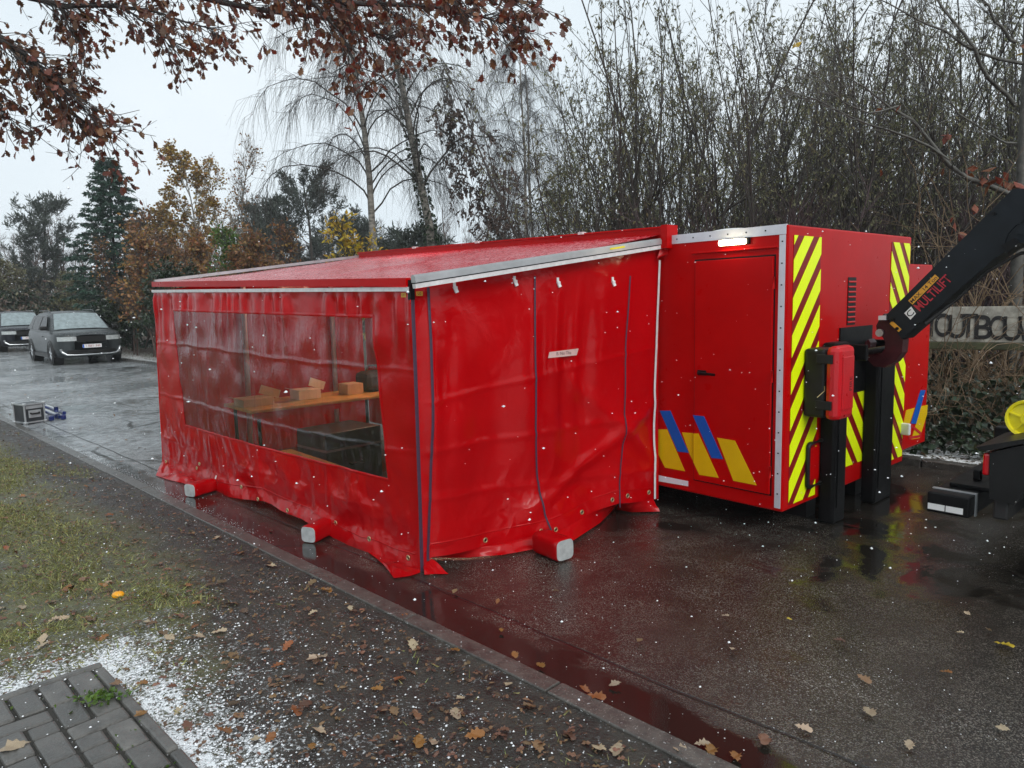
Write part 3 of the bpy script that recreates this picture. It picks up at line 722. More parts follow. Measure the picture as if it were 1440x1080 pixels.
def front_disp(a, b):
    L = a * 4.3; H = b * 1.8
    d = 0.022 * sines(L, H, 11, 1.6) * np.sin(np.pi * np.clip(b, 0, 1)) ** 0.5
    ph = 2 * np.pi * (a * 23 + 0.35 * np.sin(a * 31) + 0.5 * np.sin(a * 13.7) + (1 - b) * 0.9 * np.sin(a * 9))
    pl = sm((b - 0.66) / 0.26) * sm((1.005 - b) / 0.05)
    d += (0.011 * np.sin(ph) + 0.006 * np.sin(ph * 0.53 + 1)) * pl
    d += (0.006 * ridge(b, 0.715 + 0.008 * np.sin(a * 7) + 0.003 * np.sin(a * 41), 0.006) + 0.007 * ridge(b, 0.415 + 0.010 * np.sin(a * 6 + 1) + 0.003 * np.sin(a * 53), 0.007)) * (0.45 + 0.55 * sm((a - 0.05) / 0.1) * sm((0.92 - a) / 0.08)) + 0.004 * ridge(b, 0.17 + 0.006 * np.sin(a * 23), 0.009) * (0.6 + 0.4 * np.sin(a * 17))
    d += 0.006 * (ridge(a, 0.30, 0.006) + ridge(a, 0.52, 0.005) + ridge(a, 0.755, 0.005)) * sm((0.9 - b) / 0.3)
    cr = np.abs(sines(L, H, 12, 9)) ; d += 0.008 * (cr - 0.6) * sm((0.42 - b) / 0.3)
    d += 0.0040 * sines(L, H, 14, 16) + 0.0030 * np.abs(sines(L, H, 17, 26)) * sm((0.5 - b) / 0.3)
    d += 0.010 * np.abs(sines(L * 2.2 + H, H * 0.5, 15, 6)) * ridge(a, 0.45, 0.16) * ridge(b, 0.33, 0.1)
    d += 0.05 * sm((0.10 - b) / 0.10) * (0.3 + 0.7 * np.sin(np.pi * a))
    return d
nF = np.cross(FRb - FLb, np.array([0, 0, 1.0])); nF /= np.linalg.norm(nF)
FW = Wall(FLb, FRb, FLt, FRt, nF, front_disp)
def gable_disp(a, b):
    L = a * 2.05; H = b * 1.9
    d = 0.020 * sines(L, H, 21, 2.0) * np.sin(np.pi * np.clip(b, 0, 1)) ** 0.5
    d += 0.024 * np.sin(2 * np.pi * (a * 2.6 + 0.25 * b)) * sm((0.97 - b) / 0.5) + 0.010 * np.sin(2 * np.pi * (a * 7.3 + 0.4 * np.sin(a * 11) - 0.5 * b)) * sm((1.0 - b) / 0.3) * sm((b - 0.1) / 0.5)
    d += 0.006 * (ridge(b + 0.06 * a, 0.43, 0.012) + ridge(b - 0.03 * a, 0.60, 0.010) + ridge(b + 0.10 * a, 0.26, 0.014))
    d += 0.020 * ridge(b - 0.5 * (a - 0.75), 0.30, 0.03) * sm((a - 0.3) / 0.3) + 0.018 * ridge(b + 0.9 * (a - 0.6), 0.55, 0.035) * sm((a - 0.45) / 0.2)
    d += 0.010 * (np.abs(sines(L, H, 22, 7)) - 0.6) * sm((0.30 - b) / 0.25)
    d += 0.004 * sines(L, H, 23, 9)
    d += 0.06 * sm((0.22 - b) / 0.22) * np.sin(np.pi * np.clip(a, 0, 1))
    d *= sm(a / 0.06) * sm((1 - a) / 0.05) * 0.9 + 0.1
    return d
GW = Wall(FRb, GRb, FRt, GRt, -L3, gable_disp)
def wall_mesh(wall, ns, nt, bottom, name, mat, hole=None, out_hole=None, holemat=None):
    s0 = np.linspace(0, 1, ns); t0 = np.linspace(0, 1, nt)
    S, T = np.meshgrid(s0, t0, indexing='ij')
    tb = np.interp(S, [q[0] for q in bottom], [q[1] for q in bottom])
    T = tb + (1 - tb) * T
    inside = np.zeros((ns - 1, nt - 1), bool)
    if hole is not None:
        BL, BR, TR, TL = hole
        il, ir = int(round((BL[0] + TL[0]) / 2 * (ns - 1))), int(round((BR[0] + TR[0]) / 2 * (ns - 1)))
        jb, jt = int(round(0.26 * (nt - 1))), int(round(0.86 * (nt - 1)))
        v = np.linspace(0, 1, nt)
        # move the columns and rows so that four grid lines follow the window's edge
        tl = lambda s_: BL[1] + (BR[1] - BL[1]) * (s_ - BL[0]) / (BR[0] - BL[0])
        th = lambda s_: TL[1] + (TR[1] - TL[1]) * (s_ - TL[0]) / (TR[0] - TL[0])
        T2 = np.empty_like(T)
        for i in range(ns):
            sb = s0[i]; b0 = np.interp(sb, [q[0] for q in bottom], [q[1] for q in bottom])
            T2[i] = np.interp(np.arange(nt), [0, jb, jt, nt - 1], [b0, tl(np.clip(sb, BL[0], BR[0])), th(np.clip(sb, TL[0], TR[0])), 1.0])
        T = T2
        S2 = np.empty_like(S)
        for j in range(nt):
            fr = np.clip((j - jb) / (jt - jb), 0, 1)
            S2[:, j] = np.interp(np.arange(ns), [0, il, ir, ns - 1], [0, BL[0] + (TL[0] - BL[0]) * fr, BR[0] + (TR[0] - BR[0]) * fr, 1])
        S = S2
        inside[il:ir, jb:jt] = True
    P = wall.p(S, T).reshape(-1, 3)
    i = np.arange(ns - 1)[:, None] * nt + np.arange(nt - 1)[None]
    F = np.stack([i, i + nt, i + nt + 1, i + 1], -1)
    tlink(name, mesh_from(name, P, F[~inside], mat, True))
    if out_hole:
        ids = np.unique(F[inside]); rm = -np.ones(len(P), int); rm[ids] = np.arange(len(ids))
        tlink(out_hole, mesh_from(out_hole, P[ids], rm[F[inside]], holemat, True))
hemF = [FW.inv(*q) for q in ((229, 652), (262, 668), (296, 688), (343, 698), (372, 701), (410, 720), (439, 733), (468, 752), (512, 773), (526, 776), (560, 792), (592, 803))]
win = [FW.inv(*q) for q in ((262, 598), (543, 676), (523, 445), (244, 436))]
wall_mesh(FW, 260, 150, hemF, 'front_panel', 'tarp', win, 'clear_window', 'clear_film')
hemG = [GW.inv(*q) for q in ((594, 800), (606, 783), (704, 763), (762, 747), (865, 707), (920, 703))]
wall_mesh(GW, 130, 130, hemG, 'side_panel', 'tarp')
FAR = Wall(FLb, FARb, FLt, FARt, L3, lambda a, b: 0.02 * sines(a * 2.4, b * 2, 31, 2.2) + 0.004 * sines(a * 2.4, b * 2, 32, 9))
wall_mesh(FAR, 40, 40, [(0, 0.0), (1, 0.0)], 'end_panel', 'tarp')
def strip_cloth(top, bot, name, n=40, m=8, bulge=0.015, seed=0):
    def rs(P, n):
        P = np.array(P); d = np.concatenate([[0], np.cumsum(np.linalg.norm(np.diff(P, axis=0), axis=1))]); q = np.linspace(0, d[-1], n)
        return np.stack([np.interp(q, d, P[:, k]) for k in range(3)], 1)
    A, B = rs(top, n), rs(bot, n); f = np.linspace(0, 1, m)[None, :, None]
    P = A[:, None] * (1 - f) + B[:, None] * f
    u = np.linspace(0, 1, n)[:, None]
    P[..., 2] += bulge * np.sin(np.pi * f[..., 0]) * (0.6 + 0.8 * sines(u * 9, f[..., 0] * 3, 40 + seed, 2.5)) + 0.004
    i = np.arange(n - 1)[:, None] * m + np.arange(m - 1)[None]
    tlink(name, mesh_from(name, P.reshape(-1, 3), np.stack([i, i + 1, i + m + 1, i + m], -1).reshape(-1, 4), 'tarp', True))
g_ = lambda *q: [gp(x, y, 0.006) for x, y in q]
on = lambda w_, *q: [w_.p(*w_.inv(x, y)) for x, y in q]
strip_cloth(on(FW, (230, 648), (248, 657), (268, 668), (294, 684)), g_((219, 669), (236, 675), (258, 680), (282, 690)), 'ground_skirt', 30, 8, 0.012, 1)
strip_cloth(on(FW, (522, 774), (550, 786), (575, 796), (591, 801)), g_((544, 800), (554, 814), (576, 811), (591, 806)), 'ground_skirt', 24, 8, 0.012, 2)
strip_cloth(on(GW, (606, 783), (650, 774), (704, 763), (758, 748)), g_((606, 785), (655, 785), (707, 781), (757, 772)), 'ground_skirt', 40, 8, 0.012, 3)
strip_cloth(on(GW, (763, 747), (800, 733), (840, 716), (866, 706)), g_((768, 772), (806, 761), (844, 736), (866, 714)), 'ground_skirt', 36, 8, 0.01, 4)
strip_cloth(on(GW, (868, 706), (890, 704), (918, 702)), g_((867, 717), (888, 721), (928, 720)), 'ground_skirt', 24, 8, 0.012, 5)
strip_cloth(on(GW, (595, 797), (600, 792), (606, 786)), g_((597, 809), (612, 808), (631, 808)), 'ground_skirt', 12, 6, 0.01, 6)
# zips and edge strips lie on the cloth
def ribbon(wall, px, width, name, mat, off=0.006, n=50, teeth=False):
    q = np.array([wall.inv(x, y) for x, y in px]); k = np.linspace(0, 1, len(q)); f = np.linspace(0, 1, n)
    a = np.interp(f, k, q[:, 0]); b = np.interp(f, k, q[:, 1]); P = wall.p(a, b, off)
    T = np.gradient(P, axis=0); T /= np.linalg.norm(T, axis=1, keepdims=True); sd = np.cross(T, wall.n)
    mid = P + wall.n * 0.004
    Vv = np.concatenate([P - sd * width / 2, mid, P + sd * width / 2]); i = np.arange(n - 1)
    F = np.concatenate([np.stack([i, i + 1, n + i + 1, n + i], 1), np.stack([n + i, n + i + 1, 2 * n + i + 1, 2 * n + i], 1)])
    return tlink(name, mesh_from(name, Vv, F, mat, True))
ribbon(GW, [(579, 408), (586, 600), (593, 803)], 0.026, 'zip', 'zip')
ribbon(GW, [(602, 404), (603, 600), (602, 700), (601, 788)], 0.020, 'zip', 'zip')
ribbon(GW, [(752, 388), (749, 500), (749, 600), (753, 670), (759, 722), (764, 743)], 0.016, 'zip', 'zip')
ribbon(GW, [(886, 388), (880, 480), (876, 560), (873, 640), (866, 712)], 0.014, 'zip', 'zip')
ribbon(GW, [(926, 366), (923, 450), (921, 545), (920, 640), (920, 701)], 0.024, 'edge_strip', 'pale_strip', 0.012)
for qa, qb in ((win[0], win[1]), (win[1], win[2]), (win[2], win[3]), (win[3], win[0])):
    k = np.linspace(0, 1, 80); ribbon(FW, [proj(FW.flat(x, y)) for x, y in zip(qa[0] + (qb[0] - qa[0]) * k, qa[1] + (qb[1] - qa[1]) * k)], 0.022, 'window_weld', 'tarp', 0.003, 80)
for w_, hm, lift in ((FW, hemF, 0.055), (GW, hemG, 0.05)):
    a = np.linspace(0.01, 0.985, 120); b = np.interp(a, [q[0] for q in hm], [q[1] for q in hm]) + lift
    ribbon(w_, [proj(w_.flat(x, y)) for x, y in zip(a, b)], 0.009, 'hem_seam', 'tarp', 0.0035, 120)
ring = MB()
def torus(mb, R_, r_, n=14, m=6):
    v = [((R_ + r_ * math.cos(b)) * math.cos(a), (R_ + r_ * math.cos(b)) * math.sin(a), r_ * math.sin(b)) for a in np.arange(n) * 2 * math.pi / n for b in np.arange(m) * 2 * math.pi / m]
    return mb.add(v, [(i * m + j, ((i + 1) % n) * m + j, ((i + 1) % n) * m + (j + 1) % m, i * m + (j + 1) % m) for i in range(n) for j in range(m)], True)
ey = torus(MB(), 0.014, 0.0045); eym = mesh_from('eyelet', ey.v, ey.f, 'brass', True)
holem = mesh_from('eyelet_hole', [(0.011 * math.cos(a), 0.011 * math.sin(a), 0) for a in np.arange(12) * math.pi / 6], [tuple(range(12))], 'black_steel')
def eyelet(wall, x, y):
    a, b = wall.inv(x, y); p = wall.p(a, b, 0.004); m_ = frame_mat(p - TENT0, np.cross((0, 0, 1.0), wall.n), (0, 0, 1))
    o = tlink('eyelet', eym); o.matrix_local = m_; h_ = link('hole', holem, o)
for x, y in ((236, 649), (279, 658), (282, 652), (343, 684), (371, 700), (411, 716), (473, 735), (522, 757), (575, 784)): eyelet(FW, x, y)
for x, y in ((681, 759), (752, 744), (770, 741), (814, 719), (858, 702), (878, 696), (911, 692)): eyelet(GW, x, y)
# white tie clips under the rail
for x, y in ((639, 402), (723, 393), (784, 395), (861, 394)):
    a, b = GW.inv(x, y); p = GW.p(a, b, 0.004) - TENT0; cl = MB()
    cl.bar(p + (0, 0, 0.022), p + (0, 0, -0.006), 0.018, 0.006, -L3); cl.bar(p + (0, 0, -0.004), p + V3 * 0.010 + (0, 0, -0.042) - L3 * 0.012, 0.024, 0.009, -L3); cl.bar(p - L3 * 0.010 + (0, 0, -0.004), p - L3 * 0.010 + (0, 0, -0.020), 0.026, 0.008, -L3)
    link('tie_clip', mesh_from('tie_clip', cl.v, cl.f, 'white_paint'), tent)
# torn paper label, amber tags
q = [GW.inv(x, y) for x, y in ((769, 503.5), (771, 495), (813.5, 490), (810.5, 499.5))]
lab = [GW.p(a, b, 0.014) for a, b in q]
nt_ = link('paper_label', mesh_from('paper_label', [p - TENT0 for p in lab], [(0, 1, 2, 3)], 'paper_mat' if 'paper_mat' in MATS else 'white_card'), tent)
tx = text_mesh('lettering', 'B. No Tha', 'grey_letter' if 'grey_letter' in MATS else 'black_letter', 0.032); o = link('lettering', tx, nt_)
o.matrix_local = frame_mat((lab[0] + lab[2]) / 2 - TENT0 - L3 * 0.003, lab[3] - lab[0], (0, 0, 1))
for wall, x, y, t_ in ((FW, 568, 415, 'U1'), (GW, 589, 413, 'U2')):
    a, b = wall.inv(x, y); p = wall.p(a, b, 0.006) - TENT0; xd = np.cross((0, 0, 1.0), wall.n)
    s_ = MB().add([p - xd * 0.024 - np.array([0, 0, 0.013]), p + xd * 0.024 - np.array([0, 0, 0.013]), p + xd * 0.024 + np.array([0, 0, 0.013]), p - xd * 0.024 + np.array([0, 0, 0.013])], [(0, 1, 2, 3)])
    lbp = link('panel_tag', mesh_from('panel_tag', s_.v, s_.f, 'amber_label'), tent)
    o = link('lettering', text_mesh('lettering', t_, 'black_letter', 0.022), lbp); o.matrix_local = frame_mat(p + wall.n * 0.002, xd, (0, 0, 1))
# roof sheet, front bar, rails, cassette
RN, RF = W(-0.03, 0.985, 2.105), W(-0.03, 5.46, 2.205)
EN, EF = at(577, 392, FRt[1] + 0.01), at(218, 397, FLt[1] + 0.01)
RW = Wall(EF, EN, RF, RN, (0, 0, 1), lambda a, b: -0.022 * np.sin(np.pi * b) + 0.006 * sines(a * 4.3, b * 2.2, 51, 3.5) * np.sin(np.pi * b) + 0.010 * (ridge(a, 0.33, 0.03) + ridge(a, 0.66, 0.03)) * np.sin(np.pi * b))
wall_mesh(RW, 90, 50, [(0, 0), (1, 0)], 'roof_sheet', 'roof_tarp')
tpart(MB().bar(EF + nF * 0.012 - (0, 0, 0.020), EN + nF * 0.012 - (0, 0, 0.020), 0.045, 0.05), 'front_bar', 'red_paint')
tpart(MB().bar(FLt + nF * 0.014 + (0, 0, 0.004), FRt + nF * 0.014 + (0, 0, 0.002), 0.012, 0.026), 'front_strip', 'pale_strip')
r0, r1 = W(-2.10, 1.155, 1.765), W(-0.06, 0.975, 2.045)
r0 = onplane(581, 393.5, W(0, 1.14, 0), L3); r1 = onplane(930, 340, W(0, 0.97, 0), L3)
up_ = np.cross(r1 - r0, L3); up_ = -up_ if up_[2] < 0 else up_
tpart(MB().bar(r0, r1, 0.05, 0.034, up_), 'side_rail', 'alu')
un = up_ / np.linalg.norm(up_)
tpart(MB().bar(r0 + un * 0.022, r1 + un * 0.022, 0.03, 0.010, up_), 'rail_lip', 'alu')
tpart(MB().bar(r0 - un * 0.021, r1 - un * 0.021, 0.03, 0.006, up_), 'rail_gasket', 'black_steel')
tpart(MB().bar(r0 - un * 0.037, r1 - un * 0.037, 0.036, 0.026, up_), 'rail_strip', 'pale_strip')
yl = r0 + (r1 - r0) * 0.735 - L3 * 0.026 + un * 0.006
tpart(MB().bar(yl, yl + (r1 - r0) * 0.068, 0.003, 0.012, up_), 'yellow_sticker', 'yellow_plastic')
tpart(MB().bar(EF + (0, 0, 0.01), RF + (0, 0, 0.012), 0.035, 0.03), 'end_rail', 'alu')
cs0, cs1 = W(0.01, 0.915, 2.112), W(0.01, 5.46, 2.215)
tpart(MB().bar(cs0, cs1, 0.10, 0.10), 'roof_cassette', 'red_paint')
tpart(MB().bar(cs0 - V3 * 0.055 + (0, 0, 0.043), cs1 - V3 * 0.055 + (0, 0, 0.043), 0.02, 0.012), 'cassette_lip', 'red_paint')
for f in (0.18, 0.48, 0.72):
    p = cs0 + (cs1 - cs0) * f - V3 * 0.06 + (0, 0, 0.048); tpart(MB().bar(p, p + L3 * 0.05, 0.05, 0.02), 'cassette_joint', 'pale_strip')
ec = MB().bar(W(0.0, 0.90, 2.085), W(0.0, 0.955, 2.085), 0.13, 0.17); tpart(ec, 'cassette_end', 'red_paint')
kk = MB().bar(r1 + V3 * 0.01 - (0, 0, 0.01), r1 + V3 * 0.05 + (0, 0, 0.02), 0.05, 0.05); kk.bar(r1 - un * 0.04 + V3 * 0.01, r1 - un * 0.04 + V3 * 0.05, 0.045, 0.04); tpart(kk, 'rail_bracket', 'black_steel')
tpart(MB().prism([W(-0.10, 0.965, 1.93), W(0.0, 0.94, 1.96), W(-0.0, 0.94, 2.0), W(-0.06, 0.965, 2.0)], -L3, 0.004), 'corner_flap', 'tarp')
ck = MB().bar(FRt + (0, 0, 0.055) - L3 * 0.0, FRt + (0, 0, -0.06), 0.03, 0.03, V3); tpart(ck, 'corner_bracket', 'black_steel')
# poles inside against the end panel
for a in (0.38, 0.82):
    p0, p1 = FAR.flat(a, 0.0) - L3 * 0.06, FAR.flat(a, 1.0) - L3 * 0.06; tpart(MB().tube([p0, p1], 0.028, 10), 'tent_pole', 'alu')
# lamp strip inside, on the container wall under the cassette
ls = MB().bar(W(-0.30, 3.3, 1.90), W(-0.30, 4.4, 1.92), 0.05, 0.035); lamp2 = tpart(ls, 'inside_lamp', 'strip_lamp')

# furniture inside the tent
tb = thing('folding_table', 'wooden folding table standing at the far end inside the tent', 'table', W(-1.0, 4.55, 0), YAW)
MB().box(-0.95, 0.72, -0.36, 0.36, 0.655, 0.685, 0.006).build('tabletop', 'wood', tb)
MB().box(-0.93, 0.0, -0.365, -0.361, 0.60, 0.655).build('apron', 'red_paint', tb)
for x in (-0.86, 0.63):
    for y in (-0.3, 0.3): MB().cyl((x, y, 0), (x, y, 0.654), 0.018, 8).build('leg', 'black_steel', tb)
def carton(lbl, v, u, z, dx, dy, dz, mat, rz=0.0, flaps=True):
    b = thing('cardboard_box', lbl, 'box', W(v, u, z), YAW + rz)
    MB().box(-dx / 2, dx / 2, -dy / 2, dy / 2, 0, dz, 0.003).build('box_body', mat, b)
    if flaps:
        MB().bar((-dx / 2, -dy / 2, dz), (-dx / 2 - 0.1, -dy / 2, dz + 0.03), dy * 0.8, 0.004).build('flap', mat, b); MB().bar((dx / 2, 0, dz), (dx / 2 + 0.03, 0, dz + 0.08), dy * 0.8, 0.004, (0, 1, 0)).build('flap', mat, b)
carton('low brown carton with open flap at the left end of the tent table', -1.78, 4.55, 0.687, 0.30, 0.26, 0.075, 'cardboard')
carton('pale carton with raised flaps in the middle of the tent table', -1.22, 4.6, 0.687, 0.24, 0.22, 0.10, 'white_card')
carton('brown open carton holding bottles near the right end of the tent table', -0.72, 4.55, 0.687, 0.19, 0.2, 0.115, 'cardboard', 0, False)
bg_ = thing('dark_bag', 'dark soft bag at the right end of the tent table', 'bag', W(-0.42, 4.6, 0.687), YAW)
MB().box(-0.16, 0.16, -0.14, 0.14, 0, 0.22, 0.06).build('bag_body', 'dark_fabric', bg_); MB().tube([(-0.08, 0, 0.215), (-0.05, 0, 0.28), (0.05, 0, 0.28), (0.08, 0, 0.215)], 0.012, 6).build('bag_handle', 'dark_fabric', bg_)
for k, (v, u, sx, sy, sz, lb_) in enumerate(((-0.80, 2.9, 0.7, 0.55, 0.47, 'large black flight case on the ground behind the tent window'), (-1.3, 3.75, 0.6, 0.5, 0.50, 'smaller black flight case in front of the tent table'))):
    fc = thing('flight_case', lb_, 'case', W(v, u, 0.0), YAW + 0.1 * k)
    MB().box(-sx / 2, sx / 2, -sy / 2, sy / 2, 0.0, sz, 0.01).build('case_body', 'case_panel', fc)
    MB().box(-sx / 2 - 0.004, sx / 2 + 0.004, -sy / 2 - 0.004, sy / 2 + 0.004, sz * 0.66, sz * 0.70).build('lid_band', 'alu', fc)
    MB().tube([(-0.07, -sy / 2 - 0.002, sz * 0.4), (-0.06, -sy / 2 - 0.03, sz * 0.38), (0.06, -sy / 2 - 0.03, sz * 0.38), (0.07, -sy / 2 - 0.002, sz * 0.4)], 0.01, 6).build('case_handle', 'black_steel', fc)
bn = thing('wooden_bench', 'plain wooden bench along the inside of the clear window', 'bench', W(-1.90, 2.6, 0), YAW)
MB().box(-0.075, 0.075, -1.05, 1.05, 0.355, 0.385, 0.005).build('seat', 'wood', bn)
for y in (-0.85, 0.85): MB().box(-0.065, 0.065, y - 0.02, y + 0.02, 0.0, 0.354).build('leg', 'wood', bn)

# water-filled ballast weights tied to the hem
def weight(lbl, P0, P1, hh, ww, face_front=True):
    d = np.array(P1) - np.array(P0); Ln = np.linalg.norm(d[:2]); rz = math.atan2(d[1], d[0])
    r = thing('ballast_weight', lbl, 'weight', ((P0[0] + P1[0]) / 2, (P0[1] + P1[1]) / 2, 0), rz, 'ballast weights on the tent hem')
    n = 20; rings = []
    def ring_(x, k):
        o_ = []
        for i in range(n):
            a = 2 * math.pi * (i + 0.5) / n; cx_, sx_ = math.cos(a), math.sin(a); e = 0.46
            o_.append((x, k * ww / 2 * math.copysign(abs(cx_) ** e, cx_), hh / 2 + k * hh / 2 * math.copysign(abs(sx_) ** e, sx_)))
        return o_
    xs = [(-Ln / 2, 0.93), (-Ln / 2 + 0.012, 1.0), (-Ln / 4, 1.01), (0, 0.985), (Ln / 4, 1.01), (Ln / 2 - 0.012, 1.0), (Ln / 2, 0.93)]
    V = [p for x, k in xs for p in ring_(x, k)]
    F = [(j * n + i, j * n + (i + 1) % n, (j + 1) * n + (i + 1) % n, (j + 1) * n + i) for j in range(len(xs) - 1) for i in range(n)]
    link('cover', mesh_from('cover', V, F, 'tarp', True), r)
    for sgn in (-1, 1):
        c_ = ring_(sgn * (Ln / 2 + 0.002), 0.90); c2 = ring_(sgn * (Ln / 2 - 0.01), 0.965); link('end_cap', mesh_from('end_cap', c_ + c2, [tuple(range(n))] + [(i, (i + 1) % n, n + (i + 1) % n, n + i) for i in range(n)], 'cap_silver'), r)
    return r
simple('cap_silver', (0.50, 0.52, 0.52), 0.35, metal=0.3, var=0.25, scale=14, bump=0.2)
weight('red ballast weight lying at the left end of the tent front', W(-2.56, 4.13, 0), W(-2.34, 4.22, 0), 0.12, 0.14)
weight('red ballast weight with silver end at the middle of the tent front', W(-2.35, 2.245, 0), W(-2.09, 2.37, 0), 0.118, 0.128)
weight('red ballast weight at the foot of the zipped side panel, silver end outward', W(-1.33, 0.745, 0), W(-1.31, 0.99, 0), 0.142, 0.15)
tpart(MB().tube([FW.p(*FW.inv(308, 668), 0.01), gp(300, 682, 0.05), gp(292, 688, 0.03)], 0.006, 6), 'tie_cord', 'white_paint')
tpart(MB().tube([GW.p(*GW.inv(752, 745), 0.01), gp(758, 758, 0.09), gp(762, 762, 0.10)], 0.005, 6), 'tie_cord', 'white_paint')
# ================================================================== HOOKLIFT TRUCK (rear end and lifting arm)
TR0 = W(1.04, -2.5, 0.0)
truck = thing('hooklift_truck', 'black hooklift truck rear with raised lifting arm hooked to the red container', 'truck', TR0, YAW)
def kpart(mb, name, mat, parent=truck):
    mb.v = [(p[0] - 1.04, p[1] + 2.5, p[2]) for p in mb.v]; return mb.build(name, mat, parent)
def prof(px, v, thick, more=()):
    P = [side_pt(x, y, v) for x, y in px] + [np.array((v, a, b)) for a, b in more]
    return MB().prism([(v, p[1], p[2]) for p in P], (1, 0, 0), thick)
AV = 0.93
armb = prof([(1246, 443), (1425, 265), (1452, 267)], AV, 0.22, [(-1.22, 2.22), (-1.26, 2.05)])
P_arm = [side_pt(x, y, AV) for x, y in ((1246, 443), (1425, 265), (1452, 266), (1474, 290), (1470, 338), (1434, 342), (1420, 350), (1398, 364), (1268, 477))]
armb = MB().prism([(AV, p[1], p[2]) for p in P_arm], (1, 0, 0), 0.22)
arm = kpart(armb, 'lifting_arm', 'arm_paint')
kpart(prof([(1405, 345), (1412, 326), (1425, 311), (1448, 305), (1474, 300), (1474, 306), (1448, 311), (1429, 316), (1417, 330), (1411, 347)], AV - 0.010, 0.012), 'arm_rib', 'arm_paint')
kpart(prof([(1408, 345), (1425, 335), (1432, 342), (1415, 357)], AV - 0.06, 0.06), 'arm_pad', 'black_steel')
for x, y in ((1262, 462), (1256, 450), (1415, 350), (1428, 340), (1398, 300), (1290, 455)):
    q = side_pt(x, y, AV); kpart(MB().cyl((AV - 0.012, q[1], q[2]), (AV + 0.01, q[1], q[2]), 0.012, 6), 'bolt', 'black_steel')
hq = [side_pt(x, y, AV) for x, y in ((1300, 452), (1340, 418), (1385, 380), (1412, 362), (1436, 352), (1470, 350))]
kpart(MB().tube([(AV + 0.05, q[1] + 0.01 * (-1) ** i, q[2] - 0.015) for i, q in enumerate(hq)], 0.011, 8), 'hydraulic_hose', 'rubber')
P_el = side_pt(1455, 300, AV)
kpart(MB().bar((1.04, P_el[1] + 0.05, P_el[2]), (1.04, -4.6, 1.0), 0.24, 0.24), 'boom', 'arm_paint')
hk = prof([(1243, 441), (1270, 478), (1268, 496), (1258, 509), (1244, 517), (1229, 515), (1220, 506), (1215, 492), (1217, 480), (1221, 477), (1224, 482), (1223, 490), (1229, 497), (1238, 498), (1244, 491), (1245, 481), (1240, 472), (1233, 466), (1232, 458), (1237, 448)], 0.985, 0.11)
hook = kpart(hk, 'hook', 'hook_paint')
pb = side_pt(1238, 468, 0.985); pin = MB().cyl((0.965, pb[1], pb[2]), (1.12, pb[1], pb[2]), 0.028, 14); kpart(pin, 'hook_pin', 'alu')
sb = side_pt(1241, 447, AV); kpart(MB().bar((AV - 0.01, sb[1], sb[2]), (AV + 0.2, sb[1], sb[2]), 0.05, 0.03), 'safety_catch', 'alu_trim')
def arm_quad(px, off, name, mat):
    P = [side_pt(x, y, AV) for x, y in px]; return kpart(MB().prism([(AV - off, p[1], p[2]) for p in P], (1, 0, 0), 0.002), name, mat)
arm_quad([(1277.3, 423), (1315, 386), (1320.7, 391), (1283.5, 428.3)], 0.003, 'load_label', 'amber_label')
arm_quad([(1271.8, 440.5), (1281.5, 431), (1288.3, 441), (1280.5, 449.5)], 0.003, 'maker_emblem', 'white_paint')
arm_quad([(1283, 429.5), (1286.2, 426.8), (1292.5, 438.5), (1289.0, 440.5)], 0.003, 'maker_emblem', 'black_letter')
arm_quad([(1251, 455), (1255, 451), (1268, 463), (1264, 467)], 0.003, 'amber_sticker', 'amber_label')
def arm_text(s, p0, p1, h, mat, off):
    a, b = side_pt(*p0, AV), side_pt(*p1, AV); d = b - a; d[0] = 0; Ln = np.linalg.norm(d); d /= Ln
    me = text_mesh('lettering', s, mat, 1.0, 0.0, 1.0, 0.008); xs = [v.co.x for v in me.vertices]; ys = [v.co.y for v in me.vertices]
    wdt, hgt = max(xs) - min(xs), max(ys) - min(ys); mx_, my_ = (max(xs) + min(xs)) / 2, (max(ys) + min(ys)) / 2
    for v in me.vertices: v.co = ((v.co.x - mx_) * Ln / wdt, (v.co.y - my_) * h / hgt, 0)
    yd = np.cross((-1, 0, 0), d); c_ = (a + b) / 2
    o = link('lettering', me, truck); o.matrix_local = frame_mat((AV - off - 1.04, c_[1] + 2.5, c_[2]), d, yd); return o
arm_text('MAX. 14 Ton', (1281.3, 424.8), (1316.8, 389.5), 0.026, 'black_letter', 0.0045)
arm_text('MULTILIFT', (1289.5, 434), (1335, 389.5), 0.062, 'red_letter', 0.0045)
arm_text('C', (1277, 444), (1283.5, 437), 0.042, 'black_letter', 0.0045)
